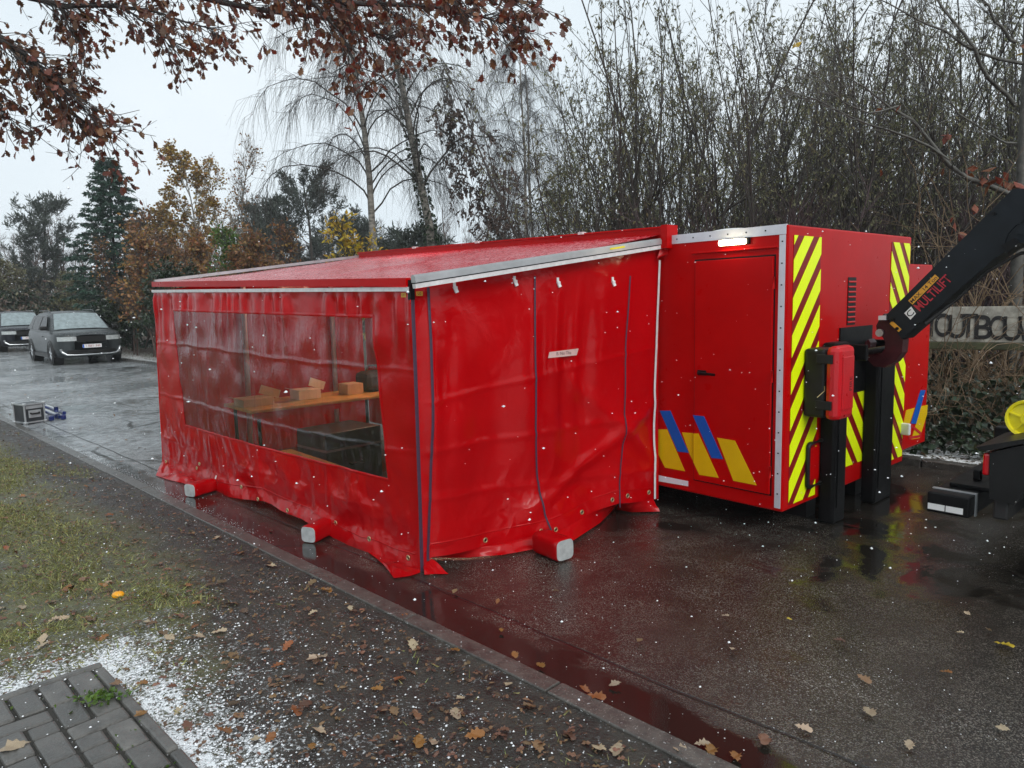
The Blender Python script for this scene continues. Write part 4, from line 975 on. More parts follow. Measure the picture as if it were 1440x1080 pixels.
# chassis, roller, mudguard, lamp, underrun bar, wheels, cab
for v0 in (0.66, 1.34): kpart(MB().box(v0, v0 + 0.08, -7.0, -1.02, 0.56, 0.80, 0.01), 'chassis_rail', 'black_steel')
cm = MB()
for u in (-1.1, -2.6, -4.2, -5.8): cm.box(0.741, 1.339, u - 0.06, u + 0.06, 0.58, 0.76)
kpart(cm, 'cross_member', 'black_steel')
RC = side_pt(1443, 590, 0.34)
rl = MB().cyl((0.365, RC[1], RC[2]), (0.52, RC[1], RC[2]), 0.108, 28); rl.cyl((0.52, RC[1], RC[2]), (0.66, RC[1], RC[2]), 0.035, 12); roller = kpart(rl, 'guide_roller', 'black_plastic')
fc = MB(); n = 28
for (ra, va), (rb, vb) in zip([(0.0, 0.352), (0.03, 0.350), (0.034, 0.358), (0.085, 0.362), (0.092, 0.348), (0.104, 0.346), (0.108, 0.366)], [(0.03, 0.350), (0.034, 0.358), (0.085, 0.362), (0.092, 0.348), (0.104, 0.346), (0.108, 0.366), (0.107, 0.372)]):
    fc.add([(v_, RC[1] + r_ * math.cos(a), RC[2] + r_ * math.sin(a)) for r_, v_ in ((ra, va), (rb, vb)) for a in np.arange(n) * 2 * math.pi / n], [(i, (i + 1) % n, n + (i + 1) % n, n + i) for i in range(n)], True)
for k in range(5):
    a = k * 2 * math.pi / 5 + 0.35; fc.bar((0.356, RC[1] + 0.03 * math.cos(a), RC[2] + 0.03 * math.sin(a)), (0.356, RC[1] + 0.09 * math.cos(a), RC[2] + 0.09 * math.sin(a)), 0.008, 0.010, (1, 0, 0))
o = kpart(fc, 'roller_cap', 'yellow_plastic')
mg = MB(); mg.prism([(0.0, -1.175, 0.765), (0.0, -1.40, 0.86), (0.0, -1.95, 0.93), (0.0, -2.6, 0.86), (0.0, -2.6, 0.80), (0.0, -1.95, 0.87), (0.0, -1.45, 0.79), (0.0, -1.30, 0.50), (0.0, -1.185, 0.515)], (1, 0, 0), 0.52)
kpart(mg, 'mudguard', 'black_plastic')
kpart(MB().prism([(-0.02, -1.11, 0.79), (-0.02, -1.16, 0.775), (-0.02, -1.45, 0.885), (-0.02, -1.45, 0.905)], (1, 0, 0), 0.56), 'mudguard_top', 'black_plastic')
mf = MB(); mf.box(0.02, 0.5, -1.27, -1.20, 0.40, 0.56, 0.01); kpart(mf, 'mud_flap', 'rubber')
kpart(MB().box(0.005, 0.15, -1.176, -1.142, 0.635, 0.758, 0.012), 'tail_light', 'tail_red')
mg2 = MB(); mg2.prism([(1.56, -1.175, 0.765), (1.56, -1.40, 0.86), (1.56, -1.95, 0.93), (1.56, -2.6, 0.86), (1.56, -2.6, 0.80), (1.56, -1.95, 0.87), (1.56, -1.45, 0.79), (1.56, -1.30, 0.50), (1.56, -1.185, 0.515)], (1, 0, 0), 0.52); kpart(mg2, 'mudguard', 'black_plastic')
kpart(MB().box(1.93, 2.075, -1.176, -1.142, 0.635, 0.758, 0.012), 'tail_light', 'tail_red')
ub = kpart(MB().box(0.0, 2.08, -1.095, -0.878, 0.378, 0.497, 0.010), 'underrun_bar', 'black_steel')
for u0, u1 in ((-0.972, -0.886), (-1.064, -0.978)): kpart(MB().box(-0.0035, 0.0, u0, u1, 0.396, 0.430), 'white_reflector', 'white_paint')
st = MB(); st.box(0.09, 0.115, -1.102, -1.095, 0.372, 0.502); st.box(0.09, 0.115, -1.095, -0.876, 0.4972, 0.5022); kpart(st, 'bar_strap', 'alu')
for q in ((0.20, 0.30, -1.30, -0.93, 0.4975, 0.52, 0.004), (0.45, 0.49, -1.02, -0.98, 0.4975, 0.56, 0.004), (0.55, 0.62, -1.25, -1.097, 0.42, 0.62, 0.01), (1.42, 1.49, -1.25, -1.097, 0.42, 0.62, 0.01)): kpart(MB().box(*q), 'bar_bracket', 'black_steel')
def wheel(parent, c, r, wd, axis, name='wheel', rim='chrome', offs=None):
    c = np.array(c, float); ax = np.array(axis, float); a_ = np.cross(ax, (0, 0, 1.0)); n = 24; prof_ = [(0.62, -0.5), (0.9, -0.5), (1.0, -0.36), (1.0, 0.36), (0.9, 0.5), (0.62, 0.5)]
    def ringv(k, t): return [c + ax * t * wd + (a_ * math.cos(q) + np.array([0, 0, 1.0]) * math.sin(q)) * r * k for q in np.arange(n) * 2 * math.pi / n]
    b = MB(); V = [p for k, t in prof_ for p in ringv(k, t)]
    b.add(V, [(j * n + i, (j + 1) * n + i, (j + 1) * n + (i + 1) % n, j * n + (i + 1) % n) for j in range(len(prof_) - 1) for i in range(n)], True)
    if offs is not None: b.v = [(p[0] + offs[0], p[1] + offs[1], p[2]) for p in b.v]
    wh = b.build(name, 'rubber', parent)
    h = MB()
    for sg in (-1, 1):
        h.add(ringv(0.63, 0.30 * sg) + [c + ax * 0.30 * sg * wd], [(i, (i + 1) % n, n) for i in range(n)])
        for k in range(5):
            q = k * 2 * math.pi / 5 + 0.2; d = a_ * math.cos(q) + np.array([0, 0, 1.0]) * math.sin(q)
            h.bar(c + ax * 0.40 * sg * wd + d * r * 0.08, c + ax * 0.40 * sg * wd + d * r * 0.62, r * 0.16, wd * 0.12, ax)
    if offs is not None: h.v = [(p[0] + offs[0], p[1] + offs[1], p[2]) for p in h.v]
    h.build('rim', rim, wh); return wh
for u in (-1.95, -6.2):
    for v in (0.20, 1.88): wheel(truck, (v, u, 0.43), 0.43, 0.28, (1, 0, 0), offs=(-1.04, 2.5))
cb = MB(); cb.prism([(0.0, -5.4, 0.75), (0.0, -5.4, 2.55), (0.0, -5.8, 2.65), (0.0, -6.9, 2.55), (0.0, -7.1, 1.6), (0.0, -7.15, 0.45), (0.0, -6.7, 0.45), (0.0, -6.6, 0.8), (0.0, -6.2, 0.95), (0.0, -5.8, 0.8)], (1, 0, 0), 2.08)
cab = kpart(cb, 'cab', 'red_paint')
kpart(MB().prism([(-0.004, -5.9, 1.6), (-0.004, -5.9, 2.3), (-0.004, -6.8, 2.3), (-0.004, -6.95, 1.6)], (1, 0, 0), 0.003), 'side_window', 'car_glass')
kpart(MB().add([(0.12, -6.93, 2.4), (1.96, -6.93, 2.4), (1.96, -7.11, 1.6), (0.12, -7.11, 1.6)], [(0, 1, 2, 3)]), 'windscreen', 'car_glass')

# ================================================================== OLD PAINTED SIGN
SL, SR_ = at(1313, 455, 8.2), at(1440, 462, 7.7); SL[2] = SR_[2] = 0
sd = SR_ - SL; sd /= np.linalg.norm(sd); sn_ = np.array([sd[1], -sd[0], 0])
sg0 = SL - sd * 0.45; z0s, z1s = 1.055, 1.455
sign = thing('timber_sign', 'old weathered white timber sign with black capital letters, half hidden by brambles', 'sign', sg0, math.atan2(sd[1], sd[0]))
slen = 2.35
for k in range(3):
    z = z0s + k * (z1s - z0s) / 3; MB().box(0, slen, -0.012 + 0.002 * k, 0.012, z, z + (z1s - z0s) / 3 - 0.004, 0.003).build('board', 'sign_board', sign)
MB().box(-0.05, slen + 0.05, -0.035, 0.035, z0s - 0.085, z0s - 0.004, 0.008).build('bottom_beam', 'mossy_timber', sign)
for x in (0.12, slen - 0.12): MB().box(x - 0.045, x + 0.045, 0.014, 0.104, -0.05, z1s + 0.03, 0.008).build('post', 'mossy_timber', sign)
def on_sign(x, y):
    p = onplane(x, y, sg0, sn_); return (p - sg0) @ sd, p[2]
for ch, x, y in (('H', 1301, 457), ('O', 1326.5, 457), ('U', 1346, 459), ('T', 1362, 458), ('B', 1383, 460), ('O', 1403.5, 461), ('U', 1423.5, 462), ('W', 1447, 463)):
    a, z = on_sign(x, y); me = text_mesh('letter', ch, 'sign_letter', 0.34, 0.001, 1.0, 0.004)
    ys = [v.co.y for v in me.vertices]; xs = [v.co.x for v in me.vertices]; cx_, cy_ = (max(xs) + min(xs)) / 2, (max(ys) + min(ys)) / 2
    sc_ = 0.268 / (max(ys) - min(ys)); sx_ = min(1.0, (0.205 if ch in 'W' else 0.168) / ((max(xs) - min(xs)) * sc_))
    for v in me.vertices: v.co = ((v.co.x - cx_) * sc_ * sx_, (v.co.y - cy_) * sc_, v.co.z)
    o = link('letter', me, sign); o.matrix_local = frame_mat((a, -0.0165, z), (1, 0, 0), (0, 0, 1))

# ================================================================== CARS
def suv(label, cat_loc, heading, paint, plate, dark, L=4.45, Wd=1.87, H=1.62, snowy=True):
    """x forward, y left; front bumper at x = 0"""
    c = thing('parked_car', label, 'car', cat_loc, heading, 'cars parked along the far kerb')
    hw = Wd / 2
    xs = [-L, -L + 0.06, -L + 0.25, -L + 0.7, -3.35, -2.6, -1.9, -1.35, -0.95, -0.5, -0.24, -0.10, -0.04, 0.0]
    low = [0.42, 0.36, 0.30, 0.24, 0.22, 0.22, 0.22, 0.22, 0.22, 0.22, 0.23, 0.25, 0.27, 0.30]
    top = [0.90, 1.02, 1.05, 1.06, 1.05, 1.04, 1.03, 1.03, 1.03, 1.015, 0.985, 0.955, 0.925, 0.88]
    wid = [0.80, 0.88, 0.95, 0.99, 1.0, 0.99, 0.99, 1.0, 1.0, 0.985, 0.93, 0.82, 0.68, 0.50]
    sec = []
    for x, l, t, w_ in zip(xs, low, top, wid):
        y = hw * w_; m_ = l + (t - l) * 0.5
        half = [(y * 0.80, l), (y * 0.96, l + 0.05), (y * 0.985, l + 0.20), (y, m_), (y * 0.99, t - 0.16), (y * 0.955, t - 0.05), (y * 0.84, t + 0.0), (y * 0.5, t + 0.025), (0.0, t + 0.03)]
        sec.append([(x, a, b) for a, b in half] + [(x, -a, b) for a, b in half[-2::-1]])
    n = len(sec[0]); V = [p for s_ in sec for p in s_]
    F = [(j * n + i, j * n + i + 1, (j + 1) * n + i + 1, (j + 1) * n + i) for j in range(len(sec) - 1) for i in range(n - 1)]
    F += [tuple(range(n)), tuple((len(sec) - 1) * n + i for i in range(n))[::-1]]
    F += [(j * n, (j + 1) * n, (j + 1) * n + n - 1, j * n + n - 1) for j in range(len(sec) - 1)]
    link('body', mesh_from('body', V, F, paint, True), c)
    fx = lambda y: float(np.interp(abs(y) / hw, [0, 0.50, 0.68, 0.82, 0.93, 0.985], [0.0, 0.0, -0.04, -0.10, -0.24, -0.5]))
    def front_patch(nm, mt, y0, y1, z0, z1, off):
        ys = np.linspace(min(y0, y1), max(y0, y1), 11); V = [(fx(y) + o, y, z) for o in (off, -0.03) for z in (z0, z1) for y in ys]; n_ = len(ys)
        F = [(i, i + 1, n_ + i + 1, n_ + i) for i in range(n_ - 1)] + [(n_ + i, n_ + i + 1, 3 * n_ + i + 1, 3 * n_ + i) for i in range(n_ - 1)] + [(i + 1, i, 2 * n_ + i, 2 * n_ + i + 1) for i in range(n_ - 1)] + [(0, n_, 3 * n_, 2 * n_), (n_ - 1, 3 * n_ - 1, 4 * n_ - 1, 2 * n_ - 1)]
        return link(nm, mesh_from(nm, V, F, mt), c)
    # cabin: roof and pillars
    st_ = [(-L + 0.10, 1.03, 1.08, 0.80, 0.74), (-L + 0.42, 1.04, 1.50, 0.86, 0.66), (-L + 0.95, 1.04, H - 0.03, 0.885, 0.665), (-2.6, 1.03, H, 0.89, 0.675), (-1.95, 1.02, H - 0.03, 0.885, 0.665), (-1.72, 1.02, H - 0.085, 0.885, 0.645), (-0.98, 1.0, 1.03, 0.86, 0.80)]
    V, F = [], []; m_ = 9
    for x, zb, zt, wb, wt in st_:
        wb *= hw / 0.935; wt *= hw / 0.935
        hf_ = [(wb, zb - 0.04), (wb * 0.995, zb + 0.02), (wb * 0.5 + wt * 0.5 + 0.015, (zb + zt) / 2), (wt + 0.01, zt - 0.05), (wt * 0.93, zt), (wt * 0.5, zt + 0.022), (0, zt + 0.03)]
        s_ = [(x, a, b) for a, b in hf_] + [(x, -a, b) for a, b in hf_[-2::-1]]; m_ = len(s_); V += s_
    F = [(j * m_ + i, j * m_ + i + 1, (j + 1) * m_ + i + 1, (j + 1) * m_ + i) for j in range(len(st_) - 1) for i in range(m_ - 1)]
    link('cabin', mesh_from('cabin', V, F, paint, True), c)
    k = hw / 0.935
    # glass: windscreen, rear and side windows set just proud of the cabin
    ws = [(-1.70, 0.60 * k, H - 0.085), (-1.70, 0.3 * k, H - 0.066), (-1.70, 0, H - 0.058), (-1.70, -0.3 * k, H - 0.066), (-1.70, -0.60 * k, H - 0.085)]
    wb_ = [(-1.02, 0.75 * k, 1.055), (-0.99, 0.38 * k, 1.075), (-0.98, 0, 1.082), (-0.99, -0.38 * k, 1.075), (-1.02, -0.75 * k, 1.055)]
    off = np.array([0.018, 0, 0.018])
    link('windscreen', mesh_from('windscreen', [np.array(p) + off for p in ws + wb_], [(i, 5 + i, 6 + i, i + 1) for i in range(4)], 'frost_glass', True), c)
    for sg in (1, -1):
        for x0, x1, xt0, xt1 in ((-1.28, -2.32, -1.80, -2.32), (-2.40, -3.38, -2.40, -3.40), (-3.46, -4.05, -3.48, -3.80)):
            y0, y1 = 0.872 * k, 0.705 * k
            if x0 == -3.46: y1 = 0.70 * k
            P = [(x0, sg * (y0 + 0.006), 1.075), (x1, sg * (y0 + 0.002), 1.08), (xt1, sg * y1, H - 0.115), (xt0, sg * y1, H - 0.115)]
            P2 = [(p[0], p[1] + sg * 0.032, p[2]) for p in P]
            link('side_window', mesh_from('side_window', P2, [(0, 1, 2, 3) if sg < 0 else (3, 2, 1, 0)], 'car_glass'), c)
        mr = MB().box(-1.30, -1.16, 0, 0.20, 1.06, 1.19, 0.035); mr.v = [(p[0], sg * (hw * 0.95 + p[1]), p[2]) for p in mr.v]; mr.build('mirror', 'black_plastic', c)
        for xc in (-0.88, -3.62):
            ar = MB()
            pts = [(xc + 0.40 * math.cos(a), sg * (hw * 0.975), 0.34 + 0.40 * math.sin(a)) for a in np.linspace(-0.25, math.pi + 0.25, 14)]; ar.tube(pts, 0.035, 6)
            ar.cyl((xc, sg * hw * 0.70, 0.36), (xc, sg * (hw * 0.997), 0.36), 0.385, 24)
            ar.build('wheel_arch', 'black_plastic', c)
        sk = MB().box(-3.2, -1.3, -0.02, 0.02, 0.22, 0.34, 0.01); sk.v = [(p[0], sg * (hw * 0.975) + p[1], p[2]) for p in sk.v]; sk.build('sill', 'black_plastic', c)
        for xc in (-0.88, -3.62): wheel(c, (xc, sg * (hw - 0.105), 0.345), 0.345, 0.23, (0, 1, 0))
        front_patch('headlight', 'headlamp', sg * 0.40, sg * 0.86, 0.735, 0.865, 0.012)
        for z in (0.85,):
            MB().bar((-1.9, sg * (hw * 0.992), 0.86), (-1.74, sg * (hw * 0.992), 0.86), 0.025, 0.03, (0, sg, 0)).build('door_handle', paint, c)
    front_patch('grille', 'black_plastic', -0.395, 0.395, 0.70, 0.865, 0.010)
    front_patch('lower_intake', 'black_plastic', -0.66, 0.66, 0.335, 0.46, 0.012)
    pts = [(fx(y) + 0.012, y, z) for y, z in ((-0.80, 0.50), (-0.77, 0.40), (-0.66, 0.325), (-0.45, 0.315), (0, 0.312), (0.45, 0.315), (0.66, 0.325), (0.77, 0.40), (0.80, 0.50))]
    MB().tube(pts, [0.045, 0.04, 0.026, 0.02, 0.02, 0.02, 0.026, 0.04, 0.045], 8).build('skid_trim', 'chrome', c)
    pl = MB().box(0.012, 0.028, -0.26, 0.26, 0.515, 0.625, 0.004).build('number_plate', 'plate_white', c)
    me = text_mesh('plate_lettering', plate, 'plate_red', 0.095); o = link('plate_lettering', me, pl); o.matrix_local = frame_mat((0.0295, 0.02, 0.57), (0, 1, 0), (0, 0, 1))
    MB().box(0.0282, 0.0290, -0.258, -0.215, 0.518, 0.622).build('country_band', 'blue_print', pl)
    for sg in (1, -1): MB().tube([(-3.6, sg * 0.62, H - 0.02), (-3.4, sg * 0.63, H + 0.04), (-2.2, sg * 0.63, H + 0.035), (-2.0, sg * 0.62, H - 0.02)], 0.016, 6).build('roof_rail', paint if not dark else 'chrome', c)
    return c
hd_ = math.atan2(-0.72, 0.69)
def car_at(px, s_off, rng_y):
    return None
pc = RD(ROAD_W - 1.08, 0); t1 = 25.7
p1 = RD(ROAD_W - 1.02, 24.4); suv('slate grey SUV with frosted windscreen, nearer of the two parked cars', (p1[0], p1[1], 0.0), hd_, 'car_grey', '1-BBY-346', False)
p2 = RD(ROAD_W - 0.60, 35.0); suv('black SUV with silver roof rails parked behind the grey one', (p2[0], p2[1], 0.0), hd_, 'car_dark', '1-XSL-704', True, L=4.6, Wd=1.85, H=1.66)

# ================================================================== CASE AND STANDS BY THE KERB
ca = math.radians(-30)
fc = thing('flight_case', 'small black flight case with aluminium edges on the kerb', 'case', (-7.22, 10.50, 0.0), ca + math.pi / 2)
bw, bd, bh = 0.27, 0.30, 0.30       # local -y is the front
MB().box(-bw / 2, bw / 2, -bd / 2, bd / 2, 0.012, bh, 0.004).build('case_body', 'case_panel', fc)
ed = MB(); e = 0.021
for x in (-1, 1):
    for y in (-1, 1): ed.box(x * bw / 2 - e / 2, x * bw / 2 + e / 2, y * bd / 2 - e / 2, y * bd / 2 + e / 2, 0.01, bh + 0.005, 0.004)
for z in (0.025, bh - 0.01):
    for y in (-1, 1): ed.box(-bw / 2 + e / 2, bw / 2 - e / 2, y * bd / 2 - e / 2, y * bd / 2 + e / 2, z - e / 2, z + e / 2)
    for x in (-1, 1): ed.box(x * bw / 2 - e / 2, x * bw / 2 + e / 2, -bd / 2 + e / 2, bd / 2 - e / 2, z - e / 2, z + e / 2)
ed.build('edge_trim', 'alu', fc)
MB().box(-bw / 2 + 0.02, bw / 2 - 0.02, -bd / 2 - 0.006, -bd / 2 + 0.004, bh - 0.075, bh - 0.03).build('lid_band', 'alu', fc)
dsh = MB().box(-0.085, 0.085, -bd / 2 - 0.008, -bd / 2, 0.09, 0.20, 0.003).build('handle_dish', 'alu', fc)
MB().tube([(-0.06, -bd / 2 - 0.01, 0.16), (-0.055, -bd / 2 - 0.03, 0.15), (0.055, -bd / 2 - 0.03, 0.15), (0.06, -bd / 2 - 0.01, 0.16)], 0.012, 6).build('handle', 'black_plastic', dsh)
for x in (-1, 1):
    for y in (-1, 1):
        for z in (0.02, bh - 0.005): MB().box(x * bw / 2 - 0.026, x * bw / 2 + 0.026, y * bd / 2 - 0.026, y * bd / 2 + 0.026, z - 0.02, z + 0.02, 0.012).build('corner_ball', 'alu', fc)
s0, s1 = gp(57, 580), gp(84, 592)
bl = thing('folded_stand', 'folded blue and silver tripod stand lying beside the small case', 'stand', ((s0[0] + s1[0]) / 2, (s0[1] + s1[1]) / 2, 0), math.atan2(s1[1] - s0[1], s1[0] - s0[0]))
ln = np.linalg.norm(s1 - s0); 
for k, (y, z) in enumerate(((-0.10, 0.045), (0.03, 0.045), (0.09, 0.10))):
    lg = MB().tube([(-ln / 2, y * 0.7, z), (ln / 2 - 0.10, y, z)], 0.027, 10).build('leg', 'stand_blue', bl)
    MB().tube([(-ln / 2 + 0.12, y * 0.73, z + 0.016), (ln / 2 - 0.3, y * 0.95, z + 0.016)], 0.019, 8).build('inner_tube', 'alu', lg)
for x, y in ((ln / 2 - 0.08, -0.09), (ln / 2 - 0.06, 0.06), (ln / 2 - 0.26, 0.02)): MB().box(x - 0.045, x + 0.045, y - 0.035, y + 0.035, 0.01, 0.085, 0.015).build('clamp', 'stand_blue', bl)
MB().tube([(ln / 2 - 0.16, 0.0, 0.12), (ln / 2 - 0.16, 0.0, 0.20)], 0.03, 8).build('knob', 'stand_blue', bl)
# ================================================================== VEGETATION
class Tree:
    def __init__(s, seed): s.r = np.random.default_rng(seed); s.br = {}; s.lp = []; s.ld = []; s.ls = []
    def stem(s, p, d, L, r0, r1, k=5, wob=0.15, up=0.0, sides=4):
        p = np.array(p, float); d = np.array(d, float); d /= np.linalg.norm(d); pts = [p]; ds = [d]
        for i in range(k):
            d = d + s.r.normal(0, wob, 3) + np.array([0, 0, up]); d /= np.linalg.norm(d); p = p + d * L / k; pts.append(p); ds.append(d)
        s.br.setdefault((k + 1, sides), []).append((pts, np.linspace(r0, r1, k + 1))); return np.array(pts), np.array(ds)
    def along(s, pts, f):
        q = f * (len(pts) - 1); i = min(int(q), len(pts) - 2); return pts[i] + (pts[i + 1] - pts[i]) * (q - i), (pts[i + 1] - pts[i]) / np.linalg.norm(pts[i + 1] - pts[i])
    def off(s, d, ang):
        a = s.r.normal(0, 1, 3); a -= d * (a @ d); a /= np.linalg.norm(a); return d * math.cos(ang) + a * math.sin(ang)
    def leaf(s, p, d, size): s.lp.append(p); s.ld.append(d); s.ls.append(size)
    def wood_mesh(s, name, mat):
        V, F, o = [], [], 0
        for (k, m), lst in s.br.items():
            v, f = tubes(np.array([a for a, b in lst]), np.array([b for a, b in lst]), m); V.append(v); F.append(f + o); o += len(v)
        return mesh_from(name, np.concatenate(V), np.concatenate(F), mat, True)
    def leaf_mesh(s, name, mat, ratio=0.4, shape='diamond'): return leaf_mesh(name, np.array(s.lp), np.array(s.ld), np.array(s.ls), mat, ratio, s.r, shape)
OAK = np.array([(0, 0.0), (0.10, 0.16), (0.22, 0.22), (0.16, 0.34), (0.34, 0.44), (0.24, 0.55), (0.36, 0.70), (0.20, 0.76), (0.16, 0.92), (0.0, 1.0)])
def leaf_mesh(name, P, D, S, mat, ratio=0.4, r=None, shape='diamond'):
    n = len(P); D = D / np.maximum(np.linalg.norm(D, axis=1, keepdims=True), 1e-9)
    A = r.normal(0, 1, (n, 3)); A -= D * (A * D).sum(1, keepdims=True); A /= np.maximum(np.linalg.norm(A, axis=1, keepdims=True), 1e-9)
    N = np.cross(D, A); S = S[:, None]
    if shape == 'diamond':
        V = np.stack([P, P + D * S * 0.45 + A * S * ratio / 2 + N * S * 0.06, P + D * S - N * S * 0.05, P + D * S * 0.45 - A * S * ratio / 2 + N * S * 0.06], 1)
        F = np.arange(n)[:, None] * 4 + np.array([[0, 1, 2, 3]]); return mesh_from(name, V.reshape(-1, 3), F, mat)
    if shape == 'tri':
        V = np.stack([P - A * S * ratio / 2, P + A * S * ratio / 2, P + D * S], 1); F = np.arange(n)[:, None] * 3 + np.array([[0, 1, 2]]); return mesh_from(name, V.reshape(-1, 3), F, mat)
    if shape == 'oak':
        k = len(OAK); curl = r.uniform(-0.35, 0.35, (n, 1))
        Lft = [P + D * S * y + A * S * x + N * S * (0.25 * x + curl * y * y) for x, y in OAK]; Rgt = [P + D * S * y - A * S * x + N * S * (0.25 * x + curl * y * y) for x, y in OAK[-2:0:-1]]
        mid = [P + D * S * y + N * S * curl * y * y for y in (0.34, 0.76)]
        V = np.stack(Lft + Rgt, 1); m = V.shape[1]
        F = (np.arange(n)[:, None] * m + np.arange(m)[None]).tolist(); return mesh_from(name, V.reshape(-1, 3), F, mat)

def willow(seed, H=7.0, ns=9, leafy=1.0, spread=0.30, lsize=0.075, twig=True):
    t = Tree(seed); r = t.r
    for i in range(ns):
        a = r.uniform(0, 6.28); lean = abs(r.normal(0, spread)) + 0.04; h = H * r.uniform(0.65, 1.0); r0 = r.uniform(0.018, 0.048)
        pts, ds = t.stem((0.28 * math.cos(a) * r.uniform(0.2, 1), 0.28 * math.sin(a) * r.uniform(0.2, 1), -0.05), (math.sin(lean) * math.cos(a), math.sin(lean) * math.sin(a), math.cos(lean)), h, r0, 0.006, 8, 0.07, 0.012, 5)
        for j in range(int(13 + 5 * r.random())):
            f = r.uniform(0.22, 0.97); p, d = t.along(pts, f); L = h * r.uniform(0.14, 0.30) * (1.15 - f) + 0.25
            b, bd = t.stem(p, t.off(d, r.uniform(0.35, 0.75)), L, r0 * (1 - f) * 0.55 + 0.004, 0.003, 4, 0.12, 0.07, 3)
            for k in range(int(3 + r.integers(0, 3)) if twig else 0):
                g = r.uniform(0.2, 1.0); q, e = t.along(b, g); l2 = r.uniform(0.2, 0.55)
                c, cd_ = t.stem(q, t.off(e, r.uniform(0.3, 0.8)), l2, 0.0035, 0.0018, 2, 0.15, 0.03, 3)
                if f > 0.30:
                    for _ in range(r.poisson(5.2 * leafy)):
                        z, ez = t.along(c, r.uniform(0.15, 1.0)); t.leaf(z, ez * 0.35 + np.array([0, 0, -0.75]) + r.normal(0, 0.3, 3), lsize * r.uniform(0.6, 1.15))
    return t
def birch(seed, H=15, lean=(0, 0), droop=1.0, r0=0.13, nl=26):
    t = Tree(seed); r = t.r
    pts, ds = t.stem((0, 0, -0.1), (lean[0], lean[1], 1), H, r0, 0.012, 12, 0.035, 0.02, 8)
    for j in range(nl):
        f = 0.26 + 0.72 * (j + r.random()) / nl; p, d = t.along(pts, f); L = H * (0.27 * (1.12 - f) + 0.035) * r.uniform(0.75, 1.2)
        a = j * 2.4 + r.normal(0, 0.4); e0 = math.radians(r.uniform(38, 62)) + 0.25 * f; e1 = math.radians(r.uniform(-75, -35)) * droop
        q = p; P = [q]; K = 9; az = a
        for k in range(K):
            el = e0 + (e1 - e0) * ((k / (K - 1)) ** 1.25); az += r.normal(0, 0.08)
            q = q + np.array([math.cos(az) * math.cos(el), math.sin(az) * math.cos(el), math.sin(el)]) * L / K + r.normal(0, 0.012, 3) * L; P.append(q)
        rr = r0 * (1 - f) * 0.24 + 0.007; t.br.setdefault((K + 1, 4), []).append((P, np.linspace(rr, 0.004, K + 1))); P = np.array(P)
        for k in range(int(10 + L * 9)):
            g = r.uniform(0.2, 1.0); z, e = t.along(P, g); l2 = r.uniform(0.25, 0.75) * (0.4 + 0.12 * L)
            b, bd = t.stem(z, t.off(e, r.uniform(0.3, 0.9)), l2, 0.0045, 0.003, 3, 0.14, -0.10 * droop, 3)
            for _ in range(3):
                y, e2 = t.along(b, r.uniform(0.2, 1.0)); l3 = r.uniform(0.4, 1.25) * droop
                t.stem(y, t.off(e2, 0.5) + np.array([0, 0, -0.7]), l3, 0.0032, 0.0018, 3, 0.08, -0.42, 3)
    return t
def broadleaf(seed, H=7, r0=0.10, nl=16, leafy=0.0, lsize=0.09, up=0.08, ang=(0.5, 1.0), base=0.2, wid=0.36):
    t = Tree(seed); r = t.r
    pts, ds = t.stem((0, 0, -0.1), (r.normal(0, 0.06), r.normal(0, 0.06), 1), H, r0, 0.010, 9, 0.06, 0.02, 6)
    for j in range(nl):
        f = base + (0.98 - base) * (j + r.random()) / nl; p, d = t.along(pts, f); L = H * wid * (1.15 - f) * r.uniform(0.7, 1.2) + 0.3
        b, bd = t.stem(p, t.off(d, r.uniform(*ang)), L, r0 * (1 - f) * 0.5 + 0.008, 0.005, 5, 0.14, up, 4)
        for k in range(8):
            g = r.uniform(0.2, 1.0); q, e = t.along(b, g); l2 = L * r.uniform(0.25, 0.45) * (1.2 - g) + 0.2
            c, cd_ = t.stem(q, t.off(e, r.uniform(0.4, 0.9)), l2, 0.007, 0.003, 3, 0.15, up, 3)
            for m in range(4):
                z, ez = t.along(c, r.uniform(0.2, 1)); l3 = r.uniform(0.15, 0.45); w_, wd_ = t.stem(z, t.off(ez, r.uniform(0.4, 0.9)), l3, 0.004, 0.002, 2, 0.15, up * 0.5, 3)
                for _ in range(r.poisson(3.2 * leafy)):
                    y, ey_ = t.along(w_, r.uniform(0.1, 1)); t.leaf(y, ey_ * 0.5 + r.normal(0, 0.5, 3) + np.array([0, 0, -0.35]), lsize * r.uniform(0.6, 1.2))
    return t
def pine(seed, H=8, wid=0.30, clump=1.0):
    t = Tree(seed); r = t.r
    pts, ds = t.stem((0, 0, -0.1), (r.normal(0, 0.04), r.normal(0, 0.04), 1), H, 0.14, 0.02, 9, 0.04, 0.02, 6)
    for j in range(52):
        f = 0.10 + 0.80 * (j + r.random()) / 52; p, d = t.along(pts, f); L = H * wid * math.sin(math.pi * min(1, (1.08 - f) * 0.8)) * r.uniform(0.65, 1.15) + 0.3
        b, bd = t.stem(p, t.off(d, r.uniform(0.8, 1.35)), L, 0.025 * (1.2 - f) + 0.005, 0.006, 5, 0.12, 0.07, 3)
        for k in range(9):
            g = r.uniform(0.25, 1.0); q, e = t.along(b, g); c, cd_ = t.stem(q, t.off(e, r.uniform(0.4, 0.9)), r.uniform(0.25, 0.6), 0.006, 0.003, 2, 0.15, 0.12, 3)
            for _ in range(int(22 * clump)):
                z, ez = t.along(c, r.uniform(0.2, 1.0)); t.leaf(z + r.normal(0, 0.07, 3), ez * 0.8 + r.normal(0, 0.6, 3) + np.array([0, 0, 0.25]), r.uniform(0.16, 0.34))
    return t
